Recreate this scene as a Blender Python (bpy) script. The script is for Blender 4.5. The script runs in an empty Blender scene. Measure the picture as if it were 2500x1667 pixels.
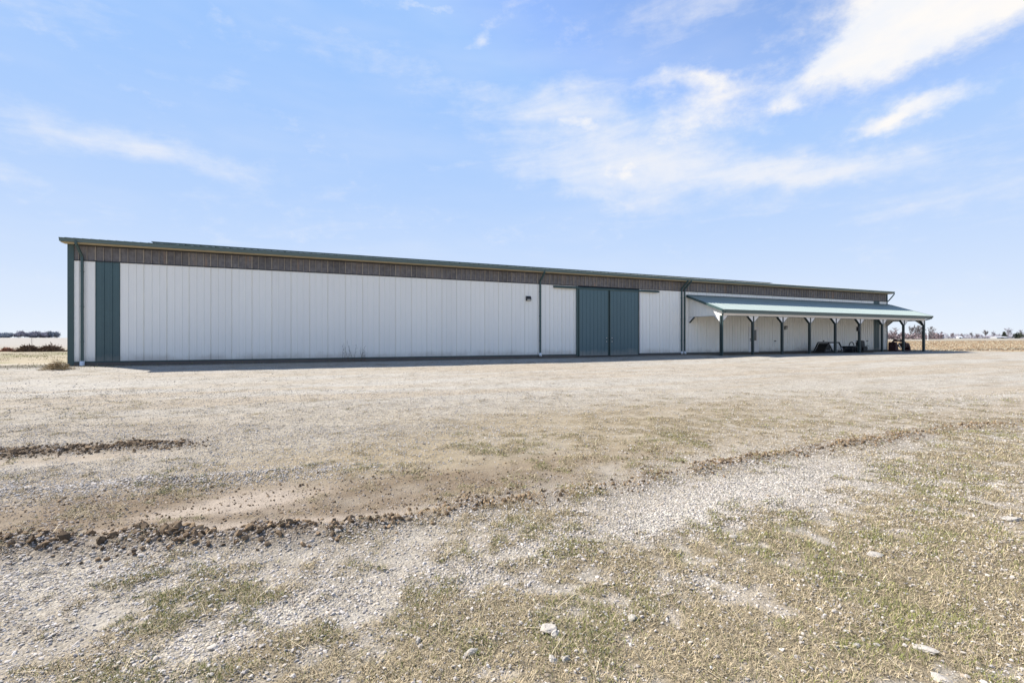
import bpy, math, random
import numpy as np
from math import sin, cos, tan, atan, atan2, radians, pi, sqrt

random.seed(7)
RNG = np.random.default_rng(11)
SC = bpy.context.scene
COL = SC.collection

# ------------------------------------------------------------------ survey of the place
F, CX, HY, VPX = 1180.0, 1250.0, 827.0, 3940.0     # focal length, centre, horizon, vanishing point of the wall (px of a 2500 px frame)
CAMZ = 1.14
TH = atan((VPX - CX) / F)                            # angle of the wall to the view axis
BETA = pi / 2 - TH
P = 28.24                                            # distance of the wall plane from the camera
U = np.array([sin(TH), cos(TH)])                     # along the wall
NV = np.array([cos(TH), -sin(TH)])                   # out of the wall
def T(x, p=P): return p * tan(atan((x - CX) / F) + BETA)
def Z(x, y, p=P): return CAMZ - (y - HY) * (p / cos(TH)) / (VPX - x)

# ------------------------------------------------------------------ camera
cam = bpy.data.cameras.new('camera'); cam.sensor_width = 36; cam.lens = 36 * F / 2500
cam.shift_y = -(833.5 - HY) / 2500; cam.clip_start = 0.05; cam.clip_end = 8000
co = bpy.data.objects.new('camera', cam); COL.objects.link(co)
co.location = (0, 0, CAMZ); co.rotation_euler = (pi / 2, 0, 0); SC.camera = co

# ------------------------------------------------------------------ sun, sky, exposure
SUNV = np.array([-.956, .356, 1.0]); SUNV /= np.linalg.norm(SUNV)
SUN_EL = math.asin(SUNV[2]); SUN_AZ = atan2(SUNV[0], SUNV[1])
sl = bpy.data.lights.new('sun', 'SUN'); sl.energy = 5.0; sl.angle = radians(.53); sl.color = (1, .955, .895)
so = bpy.data.objects.new('sun', sl); COL.objects.link(so)
so.rotation_euler = (pi / 2 - SUN_EL, 0, pi - SUN_AZ)
from mathutils import Vector
so.rotation_euler = Vector(tuple(SUNV)).to_track_quat('Z', 'Y').to_euler()
SC.view_settings.view_transform = 'Standard'
SC.view_settings.look = 'None'
SC.view_settings.exposure = 0.94
SC.view_settings.gamma = 1
SC.view_settings.use_curve_mapping = False

class E:
    """a node socket with arithmetic"""
    nt = None
    def __init__(s, k): s.k = k
    @staticmethod
    def m(op, *a, clamp=False):
        n = E.nt.nodes.new('ShaderNodeMath'); n.operation = op; n.use_clamp = clamp
        for i, v in enumerate(a):
            if isinstance(v, E): E.nt.links.new(v.k, n.inputs[i])
            else: n.inputs[i].default_value = v
        return E(n.outputs[0])
    def __add__(s, o): return E.m('ADD', s, o)
    __radd__ = __add__
    def __mul__(s, o): return E.m('MULTIPLY', s, o)
    __rmul__ = __mul__
    def __sub__(s, o): return E.m('SUBTRACT', s, o)
    def __rsub__(s, o): return E.m('SUBTRACT', o, s)
    def __truediv__(s, o): return E.m('DIVIDE', s, o)
def smooth(v, a, b):
    n = E.nt.nodes.new('ShaderNodeMapRange'); n.interpolation_type = 'SMOOTHSTEP'
    E.nt.links.new(v.k, n.inputs[0]); n.inputs[1].default_value = a; n.inputs[2].default_value = b
    return E(n.outputs[0])
def vec(x, y, z):
    n = E.nt.nodes.new('ShaderNodeCombineXYZ')
    for i, v in enumerate((x, y, z)):
        if isinstance(v, E): E.nt.links.new(v.k, n.inputs[i])
        else: n.inputs[i].default_value = v
    return n.outputs[0]
def noise(v, scale, detail=5, rough=.55, dist=0.):
    n = E.nt.nodes.new('ShaderNodeTexNoise'); n.inputs['Scale'].default_value = scale
    n.inputs['Detail'].default_value = detail; n.inputs['Roughness'].default_value = rough; n.inputs['Distortion'].default_value = dist
    if v is not None: E.nt.links.new(v, n.inputs['Vector'])
    return E(n.outputs[0])
def mixc(fac, a, b, mode='MIX'):
    n = E.nt.nodes.new('ShaderNodeMix'); n.data_type = 'RGBA'; n.blend_type = mode
    for i, v in ((0, fac), (6, a), (7, b)):
        if isinstance(v, E): E.nt.links.new(v.k, n.inputs[i])
        elif hasattr(v, 'node'): E.nt.links.new(v, n.inputs[i])
        elif isinstance(v, (tuple, list)): n.inputs[i].default_value = (*v[:3], 1)
        else: n.inputs[i].default_value = v
    return n.outputs[2]

W = bpy.data.worlds.new('World'); SC.world = W; W.use_nodes = True
nt = W.node_tree; nt.nodes.clear(); E.nt = nt
sky = nt.nodes.new('ShaderNodeTexSky'); sky.sky_type = 'NISHITA'; sky.sun_disc = False
sky.sun_elevation = SUN_EL; sky.sun_rotation = SUN_AZ; sky.air_density = 1.0; sky.dust_density = .3; sky.ozone_density = 2.2
tc = nt.nodes.new('ShaderNodeTexCoord'); sp = nt.nodes.new('ShaderNodeSeparateXYZ')
nt.links.new(tc.outputs['Generated'], sp.inputs[0])
dx, dy, dz = (E(sp.outputs[i]) for i in range(3))
az = E.m('ARCTAN2', dx, dy); el = E.m('ARCSINE', dz)
D_ = tc.outputs['Generated']
# clouds: soft bodies at their directions, broken up by noise; thin veil everywhere
w1 = (noise(vec(dx, dy, dz * 1.6), 8, 7, .6) - .5)
wa = noise(vec(dx, dy, dz * 1.5 + 3), 6, 6, .62) - .5; wb = noise(vec(dx + 7, dy, dz * 1.5), 7, 6, .62) - .5
wc = noise(vec(dx + 3, dy, dz * 1.4), 19, 5, .6) - .5
az = az + wa * .11 + wc * .05; el = el + wb * .08 + wc * .035
w2 = (noise(vec(dx * .55 + dz * .7, dy * .55, dz * 3.2 - dx * .45), 7, 6, .6, .6) - .5)
SB = 0.108
KS = SB / .795
clouds = [  # px, py, rx, ry, tilt, amp, kind (1 billow, 2 wisp)
    (2290, 60, 230, 95, -16, 1.5, 1), (2200, 10, 190, 90, 0, 1.3, 1), (2440, -40, 260, 90, -10, 1.4, 1), (2080, 130, 110, 55, -20, .95, 1),
    (1975, 180, 75, 26, -15, .8, 1), (2110, 170, 150, 50, -15, .55, 1),
    (2260, 258, 165, 32, -11, 1.15, 1), (2130, 300, 100, 30, -15, .6, 1), (1920, 240, 30, 20, 0, .75, 1),
    (1710, 205, 100, 30, 6, .9, 1), (1590, 200, 110, 40, -20, .7, 1), (1680, 300, 190, 60, -12, .95, 1), (1400, 305, 105, 30, 8, 1.0, 1), (1500, 420, 100, 36, 10, .8, 1),
    (1420, 330, 260, 90, 0, .5, 2), (1600, 400, 330, 100, 8, .55, 2), (1180, 215, 260, 46, 7, .5, 2), (1560, 140, 300, 60, -20, .35, 2),
    (1850, 420, 330, 40, 6, .55, 2), (1450, 460, 220, 45, 12, .6, 2), (2150, 400, 260, 40, 5, .5, 2), (2300, 470, 300, 35, -3, .3, 2),
    (1050, 10, 90, 16, 0, .85, 1), (1170, 78, 34, 22, -25, .95, 1), (1720, 20, 240, 40, 5, .4, 2),
    (260, 350, 340, 70, 7, .42, 2), (520, 400, 300, 40, 5, .36, 2), (60, 455, 260, 30, 8, .5, 2), (640, 120, 300, 80, -40, .18, 2),
    (-300, 300, 300, 60, 0, .5, 2), (2900, 100, 300, 80, 0, .9, 1), (2800, 420, 400, 50, 0, .4, 2)]
b1 = b2 = None
for (cx_, cy_, rx, ry, rot, amp, kind) in clouds:
    a0 = atan((cx_ - CX) / F); e0 = atan((HY - cy_) / F * cos(a0))
    sx = cos(a0) ** 2 / F * rx; sy = cos(a0) * cos(e0) ** 2 / F * ry
    cr, sr = cos(radians(rot)), sin(radians(rot))
    da = az - a0; de = el - e0
    xx = (da * cr - de * sr) / sx; yy = (da * sr + de * cr) / sy
    r2 = xx * xx + yy * yy
    g = E.m('POWER', 2.718, r2 * -1.0) * amp
    if kind == 1: b1 = g if b1 is None else b1 + g
    else: b2 = g if b2 is None else b2 + g
w3 = noise(vec(dx, dy, dz * 1.7), 26, 6, .65) - .5
dens1 = smooth(b1 * .95 + w1 * 1.3 + w2 * .6 + w3 * 1.2, .0, 1.5)
dens2 = smooth(b2 * 1.1 + w2 * 1.5 + w1 * .9 + w3 * .7, .0, 1.4) * .7
veil = smooth(noise(vec(dx * .8 + dz * .4, dy * .8, dz * 3), 2.6, 4, .6), .42, .8) * .17
dens = E.m('MAXIMUM', E.m('MAXIMUM', dens1, dens2), veil)
haze = E.m('POWER', E.m('SUBTRACT', 1.0, E.m('MAXIMUM', dz, 0.0), clamp=True), 3.7) * .95
hs = nt.nodes.new('ShaderNodeHueSaturation'); hs.inputs['Hue'].default_value = .506; hs.inputs['Saturation'].default_value = 1.08; hs.inputs['Value'].default_value = 1.28
nt.links.new(sky.outputs[0], hs.inputs['Color'])
shade = smooth(w1 + w2 * .5, -.25, .25)
cloudc = mixc(shade, (.57 / KS, .595 / KS, .645 / KS), (.66 / KS, .64 / KS, .62 / KS))
capped = mixc(1.0, hs.outputs[0], (.205 / KS, .36 / KS, .65 / KS), 'DARKEN')
base = mixc(haze, capped, (.56 / KS, .602 / KS, .65 / KS))
skyc = mixc(dens, base, cloudc)
bg = nt.nodes.new('ShaderNodeBackground'); bg.inputs[1].default_value = SB
nt.links.new(skyc, bg.inputs[0])
wo = nt.nodes.new('ShaderNodeOutputWorld'); nt.links.new(bg.outputs[0], wo.inputs[0])

# ------------------------------------------------------------------ helpers
def smoothstep(a, b, x):
    t = np.clip((x - a) / (b - a), 0, 1); return t * t * (3 - 2 * t)
def _h(i, j, s):
    v = (i.astype(np.int64) * 374761393 + j.astype(np.int64) * 668265263 + s * 1442695041) & 0x7fffffff
    v = ((v ^ (v >> 13)) * 1274126177) & 0x7fffffff
    return ((v ^ (v >> 16)) & 0xffff) / 65535.0
def vnoise(x, y, s=0):
    xi, yi = np.floor(x), np.floor(y); xf, yf = x - xi, y - yi
    xf = xf * xf * (3 - 2 * xf); yf = yf * yf * (3 - 2 * yf)
    a, b, c, d = _h(xi, yi, s), _h(xi + 1, yi, s), _h(xi, yi + 1, s), _h(xi + 1, yi + 1, s)
    return (a * (1 - xf) + b * xf) * (1 - yf) + (c * (1 - xf) + d * xf) * yf
def fbm(x, y, s=0, o=4):
    r = 0; a = .5; n = 0
    for k in range(o):
        r = r + a * vnoise(x, y, s + k * 17); n += a; x = x * 2.03 + 5.1; y = y * 2.03 + 1.7; a *= .5
    return r / n

def put(me, name, parent=None, mat=None):
    o = bpy.data.objects.new(name, me); COL.objects.link(o)
    if parent is not None: o.parent = parent
    if mat is not None: me.materials.append(mat)
    return o
def arr_mesh(name, V, Fc, mat=None, col=None, parent=None, smooth_=False, extra=None):
    me = bpy.data.meshes.new(name); V = np.asarray(V, dtype=np.float32); Fc = np.asarray(Fc, dtype=np.int32)
    k = Fc.shape[1]
    me.vertices.add(len(V)); me.vertices.foreach_set('co', V.ravel())
    me.loops.add(Fc.size); me.loops.foreach_set('vertex_index', Fc.ravel())
    me.polygons.add(len(Fc)); me.polygons.foreach_set('loop_start', np.arange(0, Fc.size, k, dtype=np.int32))
    me.polygons.foreach_set('use_smooth', np.full(len(Fc), smooth_, dtype=bool))
    me.update(calc_edges=True)
    if col is not None:
        a = me.color_attributes.new('Col', 'FLOAT_COLOR', 'POINT')
        c4 = np.ones((len(V), 4), dtype=np.float32); c4[:, :3] = col; a.data.foreach_set('color', c4.ravel())
    for nm, arr in (extra or {}).items():
        a = me.attributes.new(nm, 'FLOAT', 'POINT'); a.data.foreach_set('value', np.asarray(arr, dtype=np.float32))
    return put(me, name, parent, mat)
def tag(o, label=None, cat=None, group=None, kind=None):
    if label: o['label'] = label
    if cat: o['category'] = cat
    if group: o['group'] = group
    if kind: o['kind'] = kind
    return o
def empty(name, loc, rz=0):
    o = bpy.data.objects.new(name, None); COL.objects.link(o); o.location = loc; o.rotation_euler = (0, 0, rz)
    o.empty_display_size = .2
    return o
class MB:
    def __init__(s): s.v = []; s.f = []
    def add(s, v, f):
        n = len(s.v); s.v += [tuple(p) for p in v]; s.f += [tuple(i + n for i in q) for q in f]; return s
    def box(s, a, b):
        (x0, y0, z0), (x1, y1, z1) = a, b
        v = [(x0, y0, z0), (x1, y0, z0), (x1, y1, z0), (x0, y1, z0), (x0, y0, z1), (x1, y0, z1), (x1, y1, z1), (x0, y1, z1)]
        return s.add(v, [(0, 3, 2, 1), (4, 5, 6, 7), (0, 1, 5, 4), (1, 2, 6, 5), (2, 3, 7, 6), (3, 0, 4, 7)])
    def prism(s, poly, axis, a, b):
        """poly in the two other axes (in xyz order), extruded along axis from a to b"""
        def pt(p, t):
            p = list(p); p.insert(axis, t); return tuple(p)
        n = len(poly); v = [pt(p, a) for p in poly] + [pt(p, b) for p in poly]
        f = [tuple(range(n - 1, -1, -1)), tuple(range(n, 2 * n))] + [(i, (i + 1) % n, n + (i + 1) % n, n + i) for i in range(n)]
        return s.add(v, f)
    def tube(s, pts, r, n=6, r2=None, cap=True):
        pts = [Vector(p) for p in pts]; m = len(pts); base = len(s.v); prev = None
        for i, p in enumerate(pts):
            d = (pts[min(i + 1, m - 1)] - pts[max(i - 1, 0)]).normalized()
            a = Vector((0, 0, 1)) if abs(d.z) < .9 else Vector((1, 0, 0))
            if prev is not None: a = prev
            e1 = (a - d * a.dot(d)).normalized(); prev = e1; e2 = d.cross(e1)
            rr = r if r2 is None else r + (r2 - r) * i / (m - 1)
            for k in range(n):
                q = p + (e1 * cos(2 * pi * (k + .5) / n) + e2 * sin(2 * pi * (k + .5) / n)) * rr
                s.v.append(tuple(q))
        for i in range(m - 1):
            for k in range(n):
                a = base + i * n + k; b = base + i * n + (k + 1) % n
                s.f.append((a, b, b + n, a + n))
        if cap:
            s.f.append(tuple(base + k for k in range(n - 1, -1, -1))); s.f.append(tuple(base + (m - 1) * n + k for k in range(n)))
        return s
    def bar(s, a, b, w, h):
        """rectangular bar from a to b"""
        a, b = Vector(a), Vector(b); d = (b - a).normalized()
        up = Vector((0, 0, 1)) if abs(d.z) < .95 else Vector((0, 1, 0))
        e1 = d.cross(up).normalized(); e2 = e1.cross(d)
        v = [p + e1 * sx * w / 2 + e2 * sy * h / 2 for p in (a, b) for sx, sy in ((-1, -1), (1, -1), (1, 1), (-1, 1))]
        return s.add(v, [(3, 2, 1, 0), (4, 5, 6, 7), (0, 1, 5, 4), (1, 2, 6, 5), (2, 3, 7, 6), (3, 0, 4, 7)])
    def build(s, name, mat, parent=None, smooth_=False, bevel=0):
        me = bpy.data.meshes.new(name); me.from_pydata(s.v, [], s.f); me.update()
        if smooth_: me.polygons.foreach_set('use_smooth', [True] * len(me.polygons))
        o = put(me, name, parent, mat)
        if bevel:
            m = o.modifiers.new('bevel', 'BEVEL'); m.width = bevel; m.segments = 1; m.limit_method = 'ANGLE'
        return o
def dup(o, parent, loc=(0, 0, 0)):
    c = o.copy(); COL.objects.link(c); c.parent = parent; c.location = loc; return c

# ------------------------------------------------------------------ materials
def mat(name, col, rough=.6, spec=.4, metal=0., var=.0, vscale=3., bump=0., bscale=30., stretch=None, var2=0.):
    m = bpy.data.materials.new(name); m.use_nodes = True; nt = m.node_tree; E.nt = nt
    bs = nt.nodes['Principled BSDF']; bs.inputs['Roughness'].default_value = rough
    bs.inputs['Specular IOR Level'].default_value = spec; bs.inputs['Metallic'].default_value = metal
    bs.inputs['Base Color'].default_value = (*col, 1)
    if var or bump:
        t = nt.nodes.new('ShaderNodeTexCoord'); vv = t.outputs['Object']
        g = nt.nodes.new('ShaderNodeNewGeometry')
        vv = g.outputs['Position']
        if stretch:
            mp = nt.nodes.new('ShaderNodeMapping'); mp.inputs['Scale'].default_value = stretch
            nt.links.new(vv, mp.inputs[0]); vv = mp.outputs[0]
    if var:
        n = noise(vv, vscale, 6, .6)
        f = (n - .5) * (2 * var) + 1.0
        if var2: f = f * ((noise(vv, vscale * 9, 4, .7) - .5) * (2 * var2) + 1.0)
        c = mixc(1.0, col, vec(f, f, f), 'MULTIPLY')
        nt.links.new(c, bs.inputs['Base Color'])
    if bump:
        b = nt.nodes.new('ShaderNodeBump'); b.inputs['Strength'].default_value = bump; b.inputs['Distance'].default_value = .02
        nt.links.new(noise(vv, bscale, 4).k, b.inputs['Height']); nt.links.new(b.outputs[0], bs.inputs['Normal'])
    return m
def colmat(name, rough=.9, spec=.15, transl=0.):
    m = bpy.data.materials.new(name); m.use_nodes = True; nt = m.node_tree
    bs = nt.nodes['Principled BSDF']; bs.inputs['Roughness'].default_value = rough; bs.inputs['Specular IOR Level'].default_value = spec
    a = nt.nodes.new('ShaderNodeAttribute'); a.attribute_name = 'Col'; nt.links.new(a.outputs[0], bs.inputs['Base Color'])
    return m
M_WHITE = mat('white_steel', (.90, .875, .80), .5, .35, var=.035, vscale=.7, var2=.03, stretch=(1, 1, .25))
M_WTRIM = mat('white_trim', (.80, .77, .73), .5, .4, var=.04, vscale=2)
M_GREEN = mat('green_steel', (.058, .108, .113), .42, .5, var=.16, vscale=1.2, var2=.12)
M_GDOOR = mat('green_door_steel', (.074, .134, .148), .45, .5, var=.12, vscale=.9, var2=.10, stretch=(1, 1, .4))
M_GUT = mat('gutter_steel', (.105, .15, .142), .4, .5, var=.15, vscale=2)
M_GPOST = mat('dark_green_post', (.026, .044, .044), .5, .4, var=.2, vscale=2)
M_GTRIM = mat('green_trim', (.048, .088, .084), .45, .5, var=.15, vscale=2)
M_GROOF = mat('green_roof_steel', (.30, .355, .32), .42, .5, var=.06, vscale=.8)
M_DARK = mat('dark_gap', (.012, .014, .016), .9, .1)
M_WOOD = mat('splash_board', (.16, .135, .12), .85, .2, var=.25, vscale=2, stretch=(1, 1, 8))
M_SOFFIT = mat('soffit_board', (.56, .46, .29), .8, .2, var=.15, vscale=2)
M_PVC = mat('white_pvc', (.78, .79, .80), .4, .4, var=.03, vscale=6)
M_BLACK = mat('black_metal', (.02, .02, .022), .5, .4, var=.2, vscale=8)
M_STEEL = mat('bright_steel', (.7, .7, .7), .3, .5, metal=.8)
M_RUST = mat('maroon_steel', (.055, .022, .024), .6, .3, var=.3, vscale=6)
M_IRON = mat('dark_iron', (.03, .031, .031), .6, .35, var=.35, vscale=7)
M_GLASS = mat('door_glass', (.03, .035, .04), .1, .6)
M_LENS = mat('lamp_lens', (.5, .5, .46), .25, .5)
M_STRIP = mat('pale_strip', (.50, .47, .42), .8, .2, var=.15, vscale=5)
M_ROCK = mat('limestone', (.40, .36, .305), .9, .2, var=.2, vscale=14, bump=.5, bscale=40)
M_BARK = mat('bark', (.16, .135, .125), .95, .1)
M_TWIG = mat('twigs', (.25, .195, .20), .95, .05)
M_TWIG2 = mat('grey_twigs', (.20, .18, .18), .95, .05)
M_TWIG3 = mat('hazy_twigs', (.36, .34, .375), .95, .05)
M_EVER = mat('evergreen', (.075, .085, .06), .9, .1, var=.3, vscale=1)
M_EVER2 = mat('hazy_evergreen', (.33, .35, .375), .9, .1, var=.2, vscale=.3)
M_STRAWM = mat('dry_brush', (.33, .25, .145), .95, .1, var=.3, vscale=6)
M_BRUSH = mat('dark_brush', (.15, .10, .07), .95, .1, var=.4, vscale=3)
M_BRUSHR = mat('red_brush', (.36, .19, .13), .95, .1, var=.3, vscale=3)
def vary(m, amt, dust=0.):
    nt = m.node_tree; E.nt = nt; bs = nt.nodes['Principled BSDF']; src = bs.inputs['Base Color'].links[0].from_socket
    oi = nt.nodes.new('ShaderNodeObjectInfo'); f = (E(oi.outputs['Random']) - .5) * (2 * amt) + 1.0
    c = mixc(1.0, src, vec(f, f, f), 'MULTIPLY')
    if dust:      # mud splashed up by rain along the foot of the wall, uneven
        g = nt.nodes.new('ShaderNodeNewGeometry'); sp = nt.nodes.new('ShaderNodeSeparateXYZ'); nt.links.new(g.outputs['Position'], sp.inputs[0])
        n = noise(g.outputs['Position'], 1.3, 5, .65); z = E(sp.outputs[2])
        c = mixc(smooth(n * .75 - z, -.12, .38) * dust, c, (.42, .36, .29))
    nt.links.new(c, bs.inputs['Base Color'])
vary(M_WHITE, .014, .5); vary(M_GREEN, .06, .4); vary(M_GDOOR, .05, .4)
# dirty fibreglass skylight strip
def skylight():
    m = bpy.data.materials.new('fibreglass'); m.use_nodes = True; nt = m.node_tree; E.nt = nt
    bs = nt.nodes['Principled BSDF']; bs.inputs['Roughness'].default_value = .5; bs.inputs['Specular IOR Level'].default_value = .3
    g = nt.nodes.new('ShaderNodeNewGeometry'); pos = g.outputs['Position']
    n1 = noise(pos, .55, 3, .5); n2 = noise(pos, 5, 5, .65); n3 = noise(pos, 30, 3, .7)
    mp = nt.nodes.new('ShaderNodeMapping'); mp.inputs['Scale'].default_value = (1.6, 1.6, .25); nt.links.new(pos, mp.inputs[0])
    st = noise(mp.outputs[0], 1.5, 3, .5)
    c = mixc(smooth(n2, .3, .75), (.115, .106, .106), (.20, .185, .18))
    c = mixc(smooth(n1, .45, .75) * .55, c, (.23, .205, .185))
    c = mixc(smooth(st, .60, .72) * .55, c, (.30, .19, .115))
    f = (n3 - .5) * .5 + 1.0
    c = mixc(1.0, c, vec(f, f, f), 'MULTIPLY')
    nt.links.new(c, bs.inputs['Base Color'])
    return m
M_SKYL = skylight(); vary(M_SKYL, .14)
M_SKYRIB = mat('fibreglass_rib', (.34, .29, .23), .6, .3, var=.45, vscale=1.3)

# ------------------------------------------------------------------ ground: heights and cover
def interp(x, pts):
    return np.interp(x, [p[0] for p in pts], [p[1] for p in pts])
BERM = [(-1500, 1440), (-400, 1368), (0, 1348), (300, 1332), (500, 1322), (800, 1292), (1100, 1240), (1450, 1196), (1700, 1150), (2050, 1085), (2300, 1050), (2700, 1010), (4000, 940)]
BERMH = [(-400, 30), (450, 30), (900, 22), (1400, 18), (2050, 13), (2700, 9)]
TRACK = [(-800, 1375), (0, 1324), (300, 1304), (600, 1280), (900, 1254), (1050, 1243), (1400, 1212)]
BROWN = [(-800, 1270), (0, 1222), (500, 1190), (900, 1160), (1300, 1110), (1700, 1075)]
RIDGE2 = [(-800, 1250), (0, 1204), (300, 1186), (560, 1170), (800, 1152), (1200, 1115)]
CLOD2 = [(-800, 1150), (0, 1110), (200, 1096), (400, 1084), (640, 1064)]
def base_height(X, Y):
    q = P + X * NV[0] + Y * NV[1]; t = X * U[0] + Y * U[1]
    left = 1 - smoothstep(24, 31, t)
    g = -.02 - .02 * left
    g = g - (.05 * left) * (1 - smoothstep(14, 24, t + 0 * q))
    g = g - smoothstep(1.5, 5, q) * (.10 * left) - smoothstep(3.8, 7.5, q) * .10
    g = g - smoothstep(6, 22, q) * .10
    r = np.sqrt(X * X + Y * Y)
    g = g + smoothstep(110, 460, r) * 1.4 * (Y > 0) + smoothstep(40, 260, -X + .3 * Y) * .5 * (Y > 0)
    return g
def to_px(X, Y, g):
    Yc = np.maximum(Y, .6)
    return CX + F * X / Yc, HY + F * (CAMZ - g) / Yc
def ell(px, py, cx, cy, rx, ry, rot=0):
    c, s = cos(radians(rot)), sin(radians(rot)); a = (px - cx) * c + (py - cy) * s; b = -(px - cx) * s + (py - cy) * c
    return np.exp(-(a / rx) ** 2 - (b / ry) ** 2)
def cover(X, Y):
    """height and cover fractions of the yard at world points"""
    g = base_height(X, Y); px, py = to_px(X, Y, g)
    n1 = fbm(X * .7, Y * .7, 3); n2 = fbm(X * 2.6, Y * 2.6, 9); n3 = fbm(X * 8, Y * 8, 21, 3)
    jit = (n2 - .5) * 34 * np.clip((py - 900) / 400, .05, 1.3) + (n1 - .5) * 30 * np.clip((py - 900) / 400, .05, 1.3)
    near = (Y > .6)
    pyj = py + jit * .6
    hb = interp(px, BERMH)
    db = (pyj - interp(px, BERM)) / hb
    berm = np.exp(-db * db * 1.3) * near * smoothstep(2900, 2000, px)
    berm = berm * np.maximum(smoothstep(1150, 700, px), .5 + .5 * smoothstep(.36, .58, fbm(X * 1.1 + 3, Y * 1.1, 13, 3)))
    bl = smoothstep(1150, 700, px)                       # strong clods on the left
    track = np.exp(-((pyj - interp(px, TRACK)) / 13) ** 4) * smoothstep(1150, 900, px) * near
    brown = smoothstep(-18, 30, pyj - interp(px, BROWN)) * smoothstep(10, -40, pyj - interp(px, BERM)) * smoothstep(1900, 1100, px + (n1 - .5) * 500) * near
    patch = np.clip(ell(px, pyj, 620, 1222, 210, 30, -9) * 1.6 + ell(px, pyj, 440, 1255, 150, 18, -8) * .9 - .35 + (n2 - .5) * .5, 0, 1) * near
    ridge2 = np.exp(-((pyj - interp(px, RIDGE2)) / 13) ** 2) * smoothstep(950, 600, px) * near
    clod2 = np.exp(-((pyj - interp(px, CLOD2)) / 10) ** 2) * smoothstep(560, 330, px) * near
    dirt2 = np.exp(-((pyj - interp(px, CLOD2) - 20) / 10) ** 2) * smoothstep(520, 260, px) * near
    # grass
    gr = (ell(px, py, 2300, 1430, 620, 190, 6) * 1.35 + ell(px, py, 1500, 1340, 420, 75, -4) * .62 + ell(px, py, 1700, 1620, 900, 110) * 1.05
          + ell(px, py, 1150, 1530, 330, 90, -10) * .40 + ell(px, py, 250, 1640, 300, 40) * .35 + ell(px, py, 700, 1640, 350, 60) * .40
          + ell(px, py, 1900, 1035, 520, 45, -2) * .48 + ell(px, py, 2380, 1120, 330, 75, -10) * .72 + ell(px, py, 1300, 1250, 300, 45, -12) * .40
          + ell(px, py, 1300, 1470, 620, 130, -4) * .38 + ell(px, py, 420, 1540, 560, 110) * .26 + ell(px, py, 520, 1430, 420, 60, -5) * .3 + ell(px, py, 950, 1120, 420, 45, -8) * .22 + ell(px, py, 3000, 1300, 500, 300) * .8)
    wh = (ell(px, py, 1840, 1195, 300, 62, -10) * .95 + ell(px, py, 1640, 1270, 170, 40, -14) * .7 + ell(px, py, 640, 1520, 330, 55, -16) * .65
          + ell(px, py, 1250, 1370, 180, 50, -14) * .5 + ell(px, py, 120, 1420, 300, 55, -4) * .55 + ell(px, py, 1680, 1420, 140, 36, -8) * .5 + ell(px, py, 2420, 1500, 120, 40) * .4
          + ell(px, py, 900, 1030, 420, 50, -6) * .5 + ell(px, py, 180, 1080, 300, 40) * .2 - ell(px, py, 1350, 1110, 450, 70, -8) * .45)
    grass = np.clip((gr - wh * .55 + (n1 - .5) * .6 + (n2 - .5) * 1.5 + (n3 - .5) * 1.9) * 1.5 - .30, 0, 1) * near
    grass = grass * (1 - track) * (1 - patch) * (1 - berm * .6 * bl)
    gravel = np.clip(.62 + wh * .6 - brown * .42 - track * .8 - patch * .85 - dirt2 * .6 - grass * .34 + ridge2 * .5 + (n2 - .5) * .9 + (n3 - .5) * .4, 0, 1)
    # heights
    h = g + (berm * (.045 * bl + .042)) * (.55 + .9 * n2) + ridge2 * .03 * (.5 + n2) + clod2 * .055 * (.4 + n2) - track * .018
    nearw = smoothstep(30, 6, Y) * (Y > -8)
    h = h + ((n2 - .5) * .035 + (n3 - .5) * .014 * (1 - track) * (1 - patch)) * nearw + (n1 - .5) * .05 * smoothstep(45, 12, np.abs(Y))
    q = P + X * NV[0] + Y * NV[1]
    h = h + (fbm(X * .25, Y * .25, 31) - .5) * .05 * smoothstep(60, 20, np.abs(Y)) * smoothstep(3, 6, q)
    return dict(h=h, g=g, px=px, py=py, n1=n1, n2=n2, n3=n3, berm=berm, bl=bl, track=track, brown=brown, patch=patch, ridge2=ridge2, clod2=clod2, dirt2=dirt2, grass=grass, wh=wh, gravel=gravel, q=q)
def ground_z(x, y):
    return float(cover(np.array([float(x)]), np.array([float(y)]))['h'][0])
def at(px, py, it=4):
    """world point of the ground seen at a photo pixel"""
    z = -.2
    for _ in range(it):
        Y = F * (CAMZ - z) / (py - HY); X = (px - CX) / F * Y; z = float(base_height(np.array([X]), np.array([Y]))[0])
    return X, Y, ground_z(X, Y)

def spaced(d0, n0, grow, far):
    a = [0.0]; d = d0
    while a[-1] < far:
        if len(a) > n0: d *= grow
        a.append(a[-1] + d)
    return np.array(a)
xp = spaced(.05, 150, 1.03, 3500); xs = np.concatenate([-xp[:0:-1], xp])
yp = spaced(.05, 180, 1.022, 4500) + 1.7; yn = 1.7 - spaced(.06, 5, 1.18, 900)[1:]
ys = np.concatenate([yn[::-1], yp])
GX, GY = np.meshgrid(xs, ys); gx, gy = GX.ravel(), GY.ravel()
c = cover(gx, gy)
def L3(a): return np.array(a)[None, :]
def mixn(a, b, f): return a + (b - a) * f[:, None]
tt = gx * U[0] + gy * U[1]
streak = fbm(tt * .10, c['q'] * 1.1, 41); streak2 = fbm(tt * .35, c['q'] * 2.6, 47)
gc = np.tile(L3((.475, .438, .392)), (len(gx), 1))
gc = mixn(gc, L3((.445, .378, .302)), smoothstep(.42, .70, streak) * .9)
gc = mixn(gc, L3((.485, .45, .405)), smoothstep(.5, .8, streak2) * .6)
nearg = smoothstep(15, 7, gy) * (gy > -6)
gc = mixn(gc, mixn(np.tile(L3((.27, .218, .155)), (len(gx), 1)), L3((.52, .475, .415)), np.clip(c['wh'] * 1.1, 0, 1)), nearg * np.clip(c['gravel'] * 1.2, 0, 1) * .8)
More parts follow.
